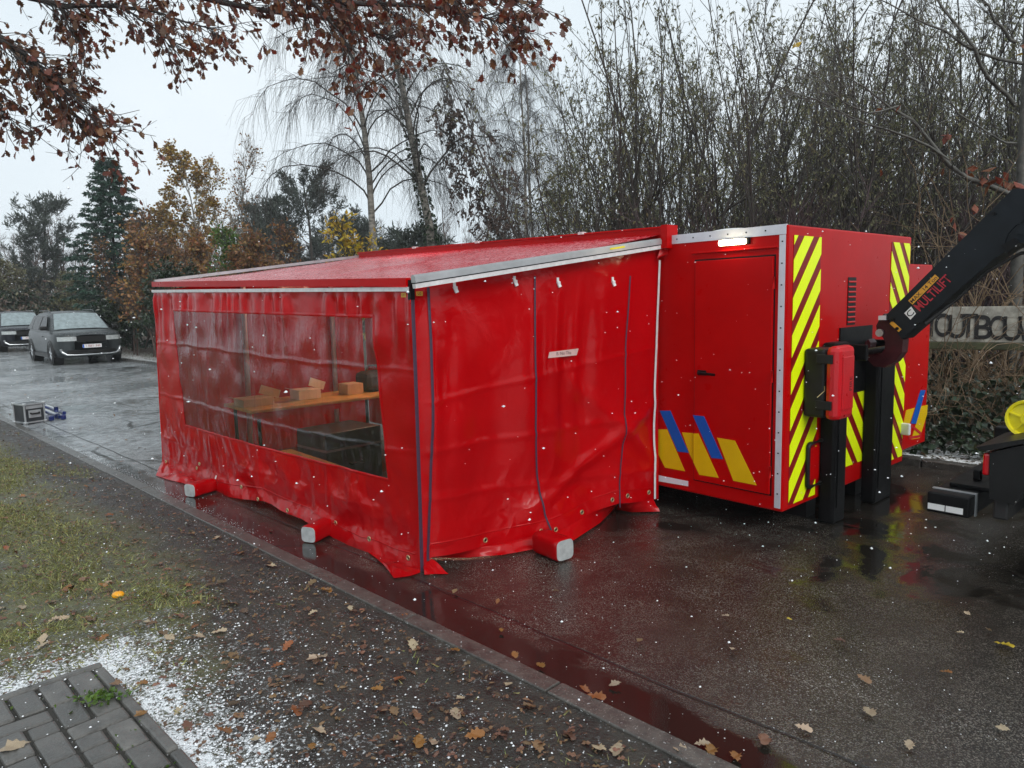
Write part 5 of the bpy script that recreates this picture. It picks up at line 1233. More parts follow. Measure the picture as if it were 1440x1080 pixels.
def fir(seed, H=8.0, wid=0.30):
    t = Tree(seed); r = t.r
    pts, ds = t.stem((0, 0, -0.1), (0.02, 0, 1), H, 0.13, 0.008, 10, 0.012, 0.03, 6)
    n = 210
    for j in range(n):
        f = 0.03 + 0.96 * j / n; p, d = t.along(pts, f); a = j * 2.39996; L = H * wid * (1.0 - f) ** 0.8 * r.uniform(0.7, 1.12) + 0.12
        dz = 0.45 * f - 0.12; b, bd = t.stem(p, (math.cos(a), math.sin(a), dz), L, 0.016 * (1 - f) + 0.003, 0.003, 5, 0.05, -0.02, 3)
        for k in range(int(5 + L * 8)):
            g = r.uniform(0.15, 1.0); q, e = t.along(b, g); sdv = np.cross(e, (0, 0, 1.0)) * r.choice([-1, 1]); c, cd_ = t.stem(q, e * 0.7 + sdv * 0.8 + np.array([0, 0, -0.15]), r.uniform(0.12, 0.34) * (1.2 - g * 0.5), 0.004, 0.002, 2, 0.08, -0.12, 3)
            for _ in range(12):
                z, ez = t.along(c, r.uniform(0.05, 1.0)); t.leaf(z, ez + r.normal(0, 0.5, 3) + np.array([0, 0, -0.25]), r.uniform(0.10, 0.20))
    return t
def make(name, label, cat, t, wood, leafm=None, loc=(0, 0, 0), rz=0.0, group=None, ratio=0.4, shape='diamond', woodname='trunk', leafname='crown'):
    root = thing(name, label, cat, loc, rz, group)
    if wood == 'bark_birch' and not t.lp:
        thin = {k: v for k, v in t.br.items() if k[1] < 8}; t.br = {k: v for k, v in t.br.items() if k[1] >= 8}
        link(woodname, t.wood_mesh(woodname, wood), root); full = t.br; t.br = thin; link('limbs', t.wood_mesh('limbs', 'bark_dark'), root); t.br = {**full, **thin}
        return root
    link(woodname, t.wood_mesh(woodname, wood), root)
    if leafm and t.lp: link(leafname, t.leaf_mesh(leafname, leafm, ratio, shape), root)
    return root
def gz(x, y):
    s = (x + y - KX) * 0.7071; t = (y - x) * 0.7071
    return float(forest_z(np.array(s), np.array(t)))
def px(x, Y): return at(x, 420, Y)[0]

leafmat('leaf_undergrowth', (0.105, 0.080, 0.052), 0.5, 0.2, hue=1.6)
# --- the tall weeping birches behind the tent
bx = px(556, 21)
make('birch_tree', 'tall bare weeping birch behind the tent, left stem of the pair', 'tree', birch(101, 15.5, (-0.115, 0.02), 1.0, 0.125, 46), 'bark_birch', None, (bx - 0.25, 21, gz(bx, 21)), 0.4, 'tall bare birches')
bx2 = px(634, 21.5)
b2 = birch(102, 16, (-0.125, 0.03), 1.0, 0.155, 44)
rb = b2.r
root = make('birch_tree', 'thick bare birch behind the tent with ivy climbing its trunk and dead leaves hanging', 'tree', b2, 'bark_birch', None, (bx2 - 0.3, 21.5, gz(bx2, 21.5)), 1.9, 'tall bare birches')
iv = Tree(103); ta = b2.br[(13, 8)][0][0]
for i in range(1500):
    f = abs(rb.normal(0, 0.22)); f = min(f, 0.6); p, d = iv.along(np.array(ta), f); a = rb.uniform(0, 6.28); q = p + np.array([math.cos(a), math.sin(a), 0]) * (0.15 * (1 - f) + 0.05); iv.leaf(q, np.array([math.cos(a), math.sin(a), -0.8]) + rb.normal(0, 0.3, 3), rb.uniform(0.07, 0.13))
link('ivy', iv.leaf_mesh('ivy', 'leaf_ivy', 0.9), root)
dl = Tree(104)
c_, s_ = math.cos(-1.9), math.sin(-1.9)
for i in range(170):
    f = rb.random() ** 0.8; w_ = 0.12 + 0.55 * math.sin(math.pi * f); wx = 0.15 + 1.75 * f + rb.normal(0, w_ * 0.6); wy = rb.normal(0, 0.4); z = 7.9 - 4.9 * f + rb.normal(0, 0.3)
    q = np.array([wx * c_ - wy * s_ - 0.3, wx * s_ + wy * c_, z]); pp, dd = dl.stem(q, (0.3 * c_ + rb.normal(0, 0.3), 0.3 * s_ + rb.normal(0, 0.3), -0.7), rb.uniform(0.6, 1.6), 0.009, 0.003, 6, 0.22, -0.12, 3)
    for m in range(4):
        z2, e2 = dl.along(pp, rb.uniform(0.1, 1)); c2, _ = dl.stem(z2, dl.off(e2, 0.8), rb.uniform(0.15, 0.4), 0.004, 0.002, 2, 0.2, -0.1, 3)
        for _ in range(13): y2, e3 = dl.along(c2, rb.uniform(0.0, 1)); dl.leaf(y2, e3 * 0.4 + np.array([0, 0, -0.6]) + rb.normal(0, 0.4, 3), rb.uniform(0.05, 0.11))
link('dead_leaves', dl.leaf_mesh('dead_leaves', 'bark_brown', 0.6), root); link('dead_twigs', dl.wood_mesh('dead_twigs', 'bark_dark'), root)
for k, (x, Y, H, la, lb_) in enumerate(((741, 30, 13.0, 0.0, 'slender bare birch rising alone in the gap of sky'), (752, 31, 12.5, -0.01, 'second slender bare birch just right of the lone one in the gap'), (712, 33, 8.5, 0.03, 'lower thin birch just left of the slender pair in the gap'))):
    X = px(x, Y); make('birch_tree', lb_, 'tree', birch(110 + k, H, (la, 0), 0.9, 0.095, 34), 'bark_birch', None, (X, Y, gz(X, Y)), k * 1.3, 'tall bare birches')

# --- trees across the road on the left
X = px(163, 30); make('fir_tree', 'dark green conical fir behind the parked cars', 'tree', fir(120, 7.9, 0.34), 'bark_dark', 'needle_fir', (X, 30, gz(X, 30)), 0, None, 0.34)
X = px(62, 44); make('pine_tree', 'grey-green pine far left, above the black parked car', 'tree', pine(121, 8.6, 0.26), 'bark_dark', 'needle_pine', (X, 44, gz(X, 44)), 0, 'dark pines', 0.20)
for k, (x, Y, H, lb_) in enumerate(((405, 40, 7.6, 'dark pine left of the pair behind the tent roof'), (440, 38, 8.6, 'tallest dark pine behind the tent roof, left of the birches'), (372, 44, 7.6, 'smaller dark pine beside the slim pale birch'), (478, 42, 6.8, 'low dark pine directly behind the yellow bush'))):
    X = px(x, Y); make('pine_tree', lb_, 'tree', pine(122 + k, H, 0.30), 'bark_dark', 'needle_pine', (X, Y, gz(X, Y)), k, 'dark pines', 0.20)
X = px(585, 30); make('pine_tree', 'small dark pine at the foot of the ivy-clad birch', 'tree', pine(128, 4.6, 0.30), 'bark_dark', 'needle_pine', (X, 30, gz(X, 30)), 0, 'dark pines', 0.20)
for k, (x, Y, H, lf, lb_, mt) in enumerate(((288, 29, 7.6, 1.5, 'golden-leaved birch, the tallest autumn tree left of the tent', 'leaf_gold'), (318, 33, 8.0, 0.5, 'thin-crowned birch with leaves left at its tip, right of the golden one', 'leaf_gold'), (243, 32, 5.6, 1.5, 'small yellow-brown tree between the fir and the golden birch', 'leaf_gold'))):
    X = px(x, Y); make('autumn_tree', lb_, 'tree', broadleaf(130 + k, H, 0.075, 26, lf * 1.5, 0.12, 0.14, (0.4, 0.85), 0.16, 0.32), 'bark_birch', mt, (X, Y, gz(X, Y)), k, 'autumn-leaved trees', 0.7)
X = px(346, 25); make('slim_birch', 'slim pale birch with a few brown leaves at its top, above the tent roof', 'tree', broadleaf(135, 7.0, 0.05, 20, 0.22, 0.10, 0.14, (0.35, 0.7), 0.35, 0.20), 'bark_birch', 'leaf_orange', (X, 25, gz(X, 25)), 0.5, None, 0.7)
X = px(488, 17.5); make('yellow_bush', 'bright yellow bush behind the tent roof', 'bush', broadleaf(136, 3.2, 0.04, 20, 0.55, 0.15, 0.08, (0.5, 1.0), 0.1, 0.42), 'bark_dark', 'leaf_yellow', (X, 17.5, gz(X, 17.5)), 0, None, 0.42)
X = px(368, 24); make('green_bush', 'still green bush between the slim birch and the dark pines', 'bush', broadleaf(137, 3.9, 0.05, 18, 1.3, 0.13, 0.12, (0.4, 0.9), 0.1, 0.30), 'bark_dark', 'leaf_green', (X, 24, gz(X, 24)), 0, None, 0.5)
X = px(272, 20); make('evergreen_shrub', 'low dark evergreen shrub just above the tent roof corner', 'bush', broadleaf(138, 2.5, 0.04, 16, 2.0, 0.13, 0.05, (0.6, 1.1), 0.1, 0.45), 'bark_dark', 'leaf_ivy', (X, 20, gz(X, 20)), 0, None, 0.5)
# orange undergrowth beside the parked car
ob = broadleaf(140, 3.4, 0.03, 18, 0.75, 0.13, 0.14, (0.3, 0.8), 0.08, 0.34)
first = make('beech_sapling', 'orange-leaved sapling in the undergrowth between the parked car and the tent', 'sapling', ob, 'bark_brown', 'leaf_orange', (0, 0, 0), 0, 'orange saplings between car and tent', 0.6)
ob2 = broadleaf(141, 4.2, 0.03, 16, 0.25, 0.12, 0.16, (0.25, 0.7), 0.1, 0.24)
first2 = make('bare_sapling', 'thin brown sapling in the undergrowth left of the tent', 'sapling', ob2, 'bark_brown', 'leaf_orange', (0, 0, 0), 0, 'thin bare saplings left of the tent', 0.6)
k1 = k2 = 0
for i in range(34):
    x = rng.uniform(165, 420); Y = rng.uniform(19, 29); X = px(x, Y)
    if X + Y < KF + 1.2: continue
    loc = (X, Y, gz(X, Y)); sc_ = rng.uniform(0.6, 1.15); rz = rng.uniform(0, 6.28)
    if i % 2:
        if k1 == 0: first.location = loc; first.rotation_euler.z = rz
        else: clone(first, loc, rz, sc_)
        k1 += 1
    else:
        if k2 == 0: first2.location = loc
        else: clone(first2, loc, rz, sc_)
        k2 += 1
# bare pole-like saplings right behind the tent's far corner and the olive bushes at far left
ol = broadleaf(142, 4.0, 0.05, 18, 2.4, 0.13, 0.06, (0.5, 1.0), 0.08, 0.42)
olb = make('olive_bush', 'broad olive-brown bush at the left edge, behind the black parked car', 'bush', ol, 'bark_brown', 'leaf_olive', (px(18, 40), 40, gz(px(18, 40), 40)), 0, 'olive bushes beyond the cars', 0.6)
for x, Y, sc_, lb_ in ((-22, 38, 1.1, 'olive-brown bush cut by the left edge of the view'), (62, 46, 0.95, 'olive-brown bush between the two leftmost evergreens'), (108, 36, 0.8, 'small olive-brown bush left of the fir')):
    X = px(x, Y); clone(olb, (X, Y, gz(X, Y)), x * 0.1, sc_, lb_)
lr = broadleaf(143, 2.4, 0.05, 22, 2.8, 0.17, 0.03, (0.6, 1.2), 0.05, 0.50)
lau = make('laurel_shrub', 'dark glossy laurel behind the black parked car', 'bush', lr, 'bark_dark', 'leaf_ivy', (px(38, 38), 38, gz(px(38, 38), 38)), 0, 'evergreen laurels', 0.5)
for x, Y, sc_, lb_ in ((8, 39, 1.0, 'dark glossy laurel at the left edge behind the black car'), (75, 37, 0.9, 'dark laurel above the roof of the grey car'), (180, 27, 1.0, 'dark laurel right of the grey car under the fir')):
    X = px(x, Y); clone(lau, (X, Y, gz(X, Y)), x * 0.3, sc_, lb_)

# --- far wood: one mass of bare crowns
def mass(name, specs, count, place, seed):
    r = np.random.default_rng(seed); V, F, LV = [], [], []; o = 0
    tm_ = []
    for t, wood in specs:
        vs_, fs_ = [], []; oo = 0
        for (k, m), lst in t.br.items():
            v, f = tubes(np.array([a for a, b in lst]), np.array([b for a, b in lst]), m); vs_.append(v); fs_.append(f + oo); oo += len(v)
        tm_.append((np.concatenate(vs_), np.concatenate(fs_)))
    for i in range(count):
        v, f = tm_[r.integers(len(tm_))]; X, Y, sc_ = place(r); a = r.uniform(0, 6.28); ca_, sa_ = math.cos(a), math.sin(a)
        vv = np.stack([v[:, 0] * ca_ - v[:, 1] * sa_, v[:, 0] * sa_ + v[:, 1] * ca_, v[:, 2]], 1) * sc_ + np.array([X, Y, gz(X, Y)])
        V.append(vv); F.append(f + o); o += len(vv)
    ob_ = link(name, mesh_from(name, np.concatenate(V), np.concatenate(F), specs[0][1], True)); tag(ob_, kind='stuff'); return ob_
ft = [(broadleaf(150 + k, 6.4, 0.09, 15, 0, 0.1, 0.13, (0.35, 0.8), 0.12, 0.28), 'bark_brown') for k in range(3)]
def pl_far(r):
    x = r.uniform(-60, 760); Y = r.uniform(42, 75); return px(x, Y), Y, r.uniform(0.75, 1.2) * (0.85 + Y / 300)
o = mass('far_woodland', ft, 150, pl_far, 160); tag(o, 'bare brown winter wood far behind the cars and tent', 'woodland')
P_, D_, S_ = [], [], []
for i in range(34000):
    x = rng.uniform(-80, 800); Y = rng.uniform(34, 62); X = px(x, Y); top = (2.2 + 0.035 * Y) * (0.75 + 0.35 * float(sines(np.array(X * 1.0), np.array(Y * 0.7), 65, 0.55)))
    P_.append((X, Y, gz(X, Y) + max(0.2, top) * rng.random() ** 0.7)); D_.append(rng.normal(0, 0.6, 3) + np.array([0, 0, -0.2])); S_.append(rng.uniform(0.14, 0.34))
o = link('far_undergrowth', leaf_mesh('far_undergrowth', np.array(P_), np.array(D_), np.array(S_), 'leaf_undergrowth', 0.45, rng)); tag(o, 'brown and olive undergrowth at the foot of the far wood', 'undergrowth', None, 'stuff')
# --- the thicket to the right of the tent: every shrub its own thing, in three depths
kinds = [make('willow_shrub', 'tall many-stemmed willow with sparse drooping leaves in the thicket behind the container', 'shrub', willow(170 + k, 7.6, 10, 1.0, 0.20, 0.085), 'bark_dark', 'leaf_olive', (0, 0, 0), 0, 'willows in the thicket behind the container', 0.30, 'diamond', 'stems', 'foliage') for k in range(4)]
under = [make('bramble_shrub', 'low tangled mauve-stemmed shrub in the thicket behind the container', 'shrub', willow(180 + k, 3.2, 18, 0.10, 0.36, 0.06), 'twig_mauve', 'leaf_olive', (0, 0, 0), 0, 'low shrubs under the thicket', 0.5, 'diamond', 'stems', 'foliage') for k in range(3)]
cnt = [0] * 7
def put(lst, base_i, loc, rz, sc_, lbl=None):
    i = rng.integers(len(lst)); cnt[base_i + i] += 1; lst_lbl = lbl
    if cnt[base_i + i] == 1: lst[i].location = loc; lst[i].rotation_euler.z = rz; lst[i].scale = (sc_,) * 3; lst[i]['label'] = lbl
    else: clone(lst[i], loc, rz, sc_, lbl)
def where(x): return 'above the awning cassette' if x < 935 else 'above the container door' if x < 1110 else 'above the chevroned container end' if x < 1290 else 'behind the timber sign'
for row, (Y0, Y1, n, sc0) in enumerate(((11.0, 13.5, 14, 0.95), (14, 18, 12, 1.1), (19, 27, 9, 1.25))):
    for i in range(n):
        xpix = 800 + (1560 - 800) * (i + rng.random()) / n; Y = rng.uniform(Y0, Y1); X = px(xpix, Y)
        if X + Y < KF + 1.8: continue
        taper = 0.72 if xpix < 900 else 1.0
        put(kinds, 0, (X, Y, gz(X, Y)), rng.uniform(0, 6.28), sc0 * taper * rng.uniform(0.8, 1.15), 'tall many-stemmed willow with sparse leaves, ' + ('in the front row ', 'in the middle depth ', 'at the back ')[row] + where(xpix))
for i in range(28):
    xpix = 700 + 860 * (i + rng.random()) / 28; Y = rng.uniform(9.5, 20) if xpix > 1000 else rng.uniform(15, 24); X = px(xpix, Y)
    if X + Y < KF + 1.6: continue
    put(under, 4, (X, Y, gz(X, Y)), rng.uniform(0, 6.28), rng.uniform(0.8, 1.25) * (1.0 if xpix > 900 else 0.75), 'low mauve-stemmed shrub under the willows, ' + ('close ' if Y < 15 else 'farther back ') + where(xpix))
def pl_back(r):
    x = r.uniform(800, 1600); Y = r.uniform(27, 48); return px(x, Y), Y, r.uniform(0.8, 1.3)
bk_ = [(willow(190 + k, 9.0, 9, 0, 0.22), 'bark_dark') for k in range(2)]
o = mass('thicket_depth', bk_, 9, pl_back, 191); tag(o, 'bare dark stems deep inside the thicket', 'woodland')
# olive leafy bush on the thicket's left flank
ob3 = broadleaf(200, 4.6, 0.05, 22, 1.6, 0.09, 0.08, (0.45, 0.95), 0.08, 0.40)
X = px(812, 19); make('olive_bush', 'leafy olive-brown bush at the left flank of the thicket, above the awning cassette', 'bush', ob3, 'bark_dark', 'leaf_olive', (X, 19, gz(X, 19)), 0, None, 0.5)
X = px(880, 16.5); o = clone(bpy.data.objects[[q.name for q in bpy.data.objects if q.name.startswith('olive_bush') and 'flank' in q.get('label', '')][0]], (X, 16.5, gz(X, 16.5)), 2.0, 0.72, 'smaller olive-brown bush right behind the awning cassette')
# --- grey tree at the right edge with long limbs reaching over the container
gt = Tree(210); r = gt.r
GX, GY = px(1431, 9.6), 9.6
base = np.array([GX, GY, gz(GX, GY) - 0.05])
pt, dt = gt.stem(base, (-0.02, 0.0, 1), 8.0, 0.085, 0.03, 10, 0.012, 0.02, 8)
def limb(px_list, Ys, r0, r1):
    P = np.array([at(x, y, Y) for (x, y), Y in zip(px_list, Ys)]); q = np.linspace(0, 1, 9); k = np.linspace(0, 1, len(P))
    PP = np.stack([np.interp(q, k, P[:, c]) for c in range(3)], 1) + r.normal(0, 0.015, (9, 3)); gt.br.setdefault((9, 5), []).append((list(PP), np.linspace(r0, r1, 9))); return PP
limbs = [limb([(1425, 275), (1370, 258), (1330, 225), (1290, 175), (1240, 140), (1180, 100)], [9.4, 9.0, 8.8, 8.6, 8.5, 8.4], 0.038, 0.006),
         limb([(1330, 222), (1280, 195), (1220, 175), (1150, 140), (1095, 120)], [8.8, 8.6, 8.4, 8.3, 8.2], 0.018, 0.004),
         limb([(1262, 152), (1210, 155), (1170, 130), (1115, 70)], [8.5, 8.3, 8.2, 8.0], 0.012, 0.003),
         limb([(1430, 150), (1395, 110), (1370, 70), (1340, 30), (1310, -20)], [9.6, 9.3, 9.0, 8.9, 8.8], 0.03, 0.012),
         limb([(1440, 92), (1380, 75), (1330, 45), (1270, 20), (1230, -5)], [9.6, 9.2, 8.9, 8.8, 8.7], 0.024, 0.005),
         limb([(1428, 60), (1400, 30), (1380, -10)], [9.6, 9.4, 9.2], 0.025, 0.012),
         limb([(1430, 205), (1400, 195), (1350, 160), (1290, 90), (1245, 30)], [9.6, 9.2, 9.0, 8.7, 8.5], 0.016, 0.004)]
for PP in limbs:
    for k in range(16):
        f = r.uniform(0.15, 1.0); p, d = gt.along(PP, f); b, _ = gt.stem(p, gt.off(d, r.uniform(0.4, 0.9)) + np.array([0, 0, 0.1]), r.uniform(0.3, 0.9), 0.006, 0.002, 4, 0.12, 0.05, 3)
        for m in range(3): q, e = gt.along(b, r.uniform(0.3, 1)); gt.stem(q, gt.off(e, 0.6), r.uniform(0.15, 0.4), 0.003, 0.0015, 2, 0.12, 0.04, 3)
grey = thing('grey_tree', 'grey-barked tree at the right edge with long bare limbs reaching left', 'tree', base)
o = link('trunk', gt.wood_mesh('trunk', 'bark_grey'), grey, -base)
lf = Tree(211)
for (x, y, Y, s_, n_) in ((1385, 248, 9.0, 0.16, 5), (1405, 246, 9.0, 0.17, 5), (1428, 254, 9.0, 0.16, 5), (1372, 240, 9.0, 0.13, 3), (1345, 318, 9.1, 0.13, 5), (1370, 290, 9.1, 0.12, 3), (1333, 190, 8.8, 0.13, 3), (1242, 152, 8.5, 0.10, 2), (1430, 66, 9.4, 0.12, 2), (1360, 330, 9.1, 0.12, 4), (1320, 240, 9, 0.08, 2), (1240, 240, 8.6, 0.08, 2)):
    for _ in range(n_): lf.leaf(at(x + rng.normal(0, 6), y + rng.normal(0, 5), Y) - base, rng.normal(0, 0.5, 3) + np.array([0, 0, -0.7]), s_ * rng.uniform(0.8, 1.15))
link('beech_leaves', lf.leaf_mesh('beech_leaves', 'leaf_beech', 0.62), grey)
lf = Tree(212)
for (x, y, Y, s_) in ((1113, 69, 8.0, 0.12), (1428, 78, 9.4, 0.13), (1117, 66, 8.0, 0.09)): lf.leaf(at(x, y, Y) - base, np.array([0.6, 0, 0.3]) + rng.normal(0, 0.3, 3), s_)
link('yellow_leaves', lf.leaf_mesh('yellow_leaves', 'leaf_yellow', 0.6), grey)

# --- ivy bank, brambles on the right
P_, D_, S_ = [], [], []
for i in range(15000):
    s = ROAD_W + 0.25 + abs(rng.normal(0, 1.6)); t = rng.uniform(-6, 7.5); p = RD(s, t); hgt = 0.12 + 0.95 * sm((s - ROAD_W - 0.3) / 1.8) * (0.7 + 0.35 * float(sines(np.array(s), np.array(t), 61, 1.7)))
    p[2] = gz(p[0], p[1]) + rng.uniform(0.15, 1.0) ** 0.5 * max(hgt, 0.08); P_.append(p); D_.append(np.array([0.35, -0.6, -0.55]) + rng.normal(0, 0.45, 3)); S_.append(rng.uniform(0.045, 0.10))
o = link('ivy_cover', leaf_mesh('ivy_cover', np.array(P_), np.array(D_), np.array(S_), 'leaf_ivy', 0.95, rng)); tag(o, 'dark green ivy covering the bank below the timber sign', 'ivy', None, 'stuff')
brt = Tree(220)
def bramble(seed, n=34, H=1.5):
    t = Tree(seed)
    for i in range(n):
        a = t.r.uniform(0, 6.28); t.stem((t.r.normal(0, 0.25), t.r.normal(0, 0.25), 0), (0.5 * math.cos(a), 0.5 * math.sin(a), 1.2), H * t.r.uniform(0.8, 1.9), 0.0055, 0.002, 9, 0.20, -0.14, 4)
    for (k, m), lst in list(t.br.items()):
        for pts, _ in lst:
            for _ in range(4):
                p, d = t.along(np.array(pts), t.r.uniform(0.3, 1)); t.stem(p, t.off(d, 0.9), t.r.uniform(0.1, 0.35), 0.003, 0.0015, 3, 0.2, -0.1, 3)
    return t
b0 = make('bramble', 'dry tan bramble tangle in front of the old timber sign', 'bramble', bramble(221), 'twig_tan', None, (0, 0, 0), 0, 'brambles around the sign', woodname='canes')
b1 = make('bramble', 'dry tan bramble tangle in front of the old timber sign', 'bramble', bramble(222, 30, 1.8), 'twig_tan', None, (0, 0, 0), 0, 'brambles around the sign', woodname='canes')
for i, (x, Y, sc_) in enumerate(((1325, 7.5, 0.75), (1352, 7.6, 0.7), (1420, 7.4, 0.6), (1330, 8.6, 1.3), (1375, 8.7, 1.3), (1420, 8.5, 1.3), (1450, 8.2, 1.2), (1400, 9.2, 1.4), (1345, 9.4, 1.4))):
    X = px(x, Y); l_ = (X, Y, gz(X, Y)); src = (b0, b1)[i % 2]
    lbl = 'dry tan bramble tangle in front of the old timber sign' if Y < 8.1 else 'dry tan bramble tangle arching over the old timber sign from behind'
    if i < 2: src.location = l_; src.scale = (sc_,) * 3; src['label'] = lbl
    else: clone(src, l_, i * 1.7, sc_, lbl)

# --- overhead oak, its trunk out of view to the left
ok = Tree(230); r = ok.r
OB = np.array([-8.2, 3.9, 0.02])
ok.stem(OB - (0, 0, 0.1), (0.03, 0.05, 1), 7.5, 0.34, 0.16, 10, 0.03, 0.02, 10)
def olimb(px_list, Ys, r0, r1, n=11):
    P = np.array([at(x, y, Y) for (x, y), Y in zip(px_list, Ys)]); q = np.linspace(0, 1, n); k = np.linspace(0, 1, len(P))
    PP = np.stack([np.interp(q, k, P[:, c]) for c in range(3)], 1) + r.normal(0, 0.012, (n, 3)); ok.br.setdefault((n, 6), []).append((list(PP), np.linspace(r0, r1, n))); return PP
start = lambda z: None
main = [(olimb([(-260, -60), (-120, 5), (0, 45), (50, 95), (90, 150), (126, 172), (160, 192)], [5.6, 6.2, 6.6, 6.8, 6.9, 7.0, 7.1], 0.05, 0.006), 1.0),
        (olimb([(-260, -60), (-90, 20), (0, 60), (40, 85), (75, 110), (110, 150)], [5.6, 6.0, 6.3, 6.4, 6.5, 6.5], 0.035, 0.006), 1.0),
        (olimb([(-300, -120), (-60, -40), (60, 0), (85, 8), (150, 6), (230, 20), (300, 40)], [5.8, 6.4, 6.8, 6.9, 7.0, 7.2, 7.3], 0.045, 0.006), 0.9),
        (olimb([(80, 5), (95, 40), (115, 62), (122, 85)], [6.9, 6.9, 6.9, 6.9], 0.012, 0.003), 0.7),
        (olimb([(-100, -160), (120, -60), (260, -10), (360, 10), (470, 25), (520, 42), (560, 62)], [5.4, 6.0, 6.4, 6.6, 6.8, 6.9, 6.9], 0.04, 0.005), 0.85),
        (olimb([(120, -100), (330, -40), (450, -10), (540, 10), (630, 12), (685, 24), (715, 34)], [5.4, 5.8, 6.0, 6.2, 6.3, 6.4, 6.4], 0.035, 0.005), 1.1),
        (olimb([(300, -80), (420, -20), (455, 20), (490, 60), (493, 100)], [5.6, 5.9, 6.0, 6.1, 6.1], 0.02, 0.003), 0.8),
        (olimb([(400, -80), (560, -20), (650, -12), (738, -2)], [5.4, 5.7, 5.9, 6.0], 0.025, 0.004), 1.1),
        (olimb([(-200, 0), (-60, 90), (0, 130), (8, 165)], [6.0, 6.5, 6.8, 6.8], 0.02, 0.004), 0.8),
        (olimb([(0, 100), (40, 145), (55, 175)], [6.8, 6.8, 6.8], 0.008, 0.002), 0.05),
        (olimb([(150, 6), (205, 30), (235, 55), (260, 68)], [7.0, 7.0, 7.1, 7.1], 0.012, 0.003), 0.9)]
# the big limbs leave the trunk
tp = OB + np.array([0.1, 0.2, 4.6])
for PP, _ in main[:1] + main[2:3] + main[4:6]:
    k = np.linspace(0, 1, 9)[:, None]; arc = tp * (1 - k) + PP[0] * k; arc[:, 2] += 0.5 * np.sin(math.pi * k[:, 0]); ok.br.setdefault((9, 7), []).append((list(arc), np.linspace(0.11, 0.05, 9)))
fr = lambda P: None
for PP, dens in main:
    Ltot = np.linalg.norm(np.diff(PP, axis=0), axis=1).sum()
    for k in range(int(Ltot * 29 * dens) + 2):
        f = r.uniform(0.12, 1.0); p, d = ok.along(PP, f); l1 = r.uniform(0.15, 0.55)
        b, bd = ok.stem(p, ok.off(d, r.uniform(0.4, 1.0)) + np.array([0, 0, -0.15]), l1, 0.005, 0.0022, 3, 0.18, -0.03, 4)
        for m in range(3):
            q, e = ok.along(b, r.uniform(0.3, 1)); c, cd_ = ok.stem(q, ok.off(e, r.uniform(0.4, 0.9)), r.uniform(0.08, 0.24), 0.003, 0.0015, 2, 0.18, -0.05, 3)
            for _ in range(r.poisson(2.5)):
                z, ez = ok.along(c, r.uniform(0.2, 1)); ok.leaf(z, ez * 0.5 + r.normal(0, 0.5, 3) + np.array([0, 0, -0.55]), r.uniform(0.038, 0.092))
oak = thing('oak_tree', 'overhanging oak with russet dead leaves, its branches framing the top of the view', 'tree', OB)
link('branches', ok.wood_mesh('branches', 'bark_oak'), oak, -OB)
lp, ldv, ls = np.array(ok.lp), np.array(ok.ld), np.array(ok.ls)
vis = np.array([proj(p) for p in lp]); infr = (vis[:, 0] > 5) & (vis[:, 0] < 1435) & (vis[:, 1] > 5) & (vis[:, 1] < 600)
score = np.where(infr, ls / np.linalg.norm(lp - CAMP, axis=1), 0); order = np.argsort(-score); big, rest = order[:260], order[260:]
o = link('foliage', leaf_mesh('foliage', lp[rest], ldv[rest], ls[rest], 'leaf_oak', 0.5, r, 'oak'), oak, -OB); tag(o, kind='stuff')
one = [leaf_mesh('leaf', np.zeros((1, 3)), np.array([[0, 0, -1.0]]), np.array([1.0]), 'leaf_oak', 0.5, np.random.default_rng(300 + k), 'oak') for k in range(6)]
for n_, i in enumerate(big):
    o = link('leaf', one[n_ % 6], oak); d = Vector(ldv[i]).normalized(); o.matrix_local = Matrix.Translation(Vector(lp[i] - OB)) @ (Vector((0, 0, -1)).rotation_difference(d)).to_matrix().to_4x4() @ Matrix.Rotation(r.uniform(0, 6.28), 4, 'Z') @ Matrix.Scale(float(ls[i]), 4)

# ================================================================== GROUND COVER: fallen leaves, grass, sleet
def vz(x, y): 
    s = (x + y - KX) * 0.7071; t = (y - x) * 0.7071; return float(verge_z(np.array(s), np.array(t))) if s < -0.1 else 0.006
def lie(name, mats, n_src):
    out_ = []
    for k in range(n_src):
        rr = np.random.default_rng(400 + k); me = leaf_mesh(name, np.zeros((1, 3)), np.array([[1.0, 0, 0]]), np.array([1.0]), mats[k % len(mats)], 0.5, rr, 'oak')
        co = np.array([v.co[:] for v in me.vertices]); x, y = co[:, 0], co[:, 1] * 0 + 0
        # rebuild flat: length along x, width along y, gently curled
        hv = np.concatenate([OAK, OAK[-2:0:-1] * np.array([-1, 1])]); cu_ = rr.uniform(0.05, 0.30); cv = rr.uniform(-0.5, 0.5)
        for v, (wx, ly) in zip(me.vertices, hv): v.co = (ly - 0.5, wx * 0.95, cu_ * (wx * wx * 3 + (ly - 0.5) ** 2 * cv) + 0.05 * math.sin(ly * 7 + wx * 9))
        out_.append(me)
    return out_
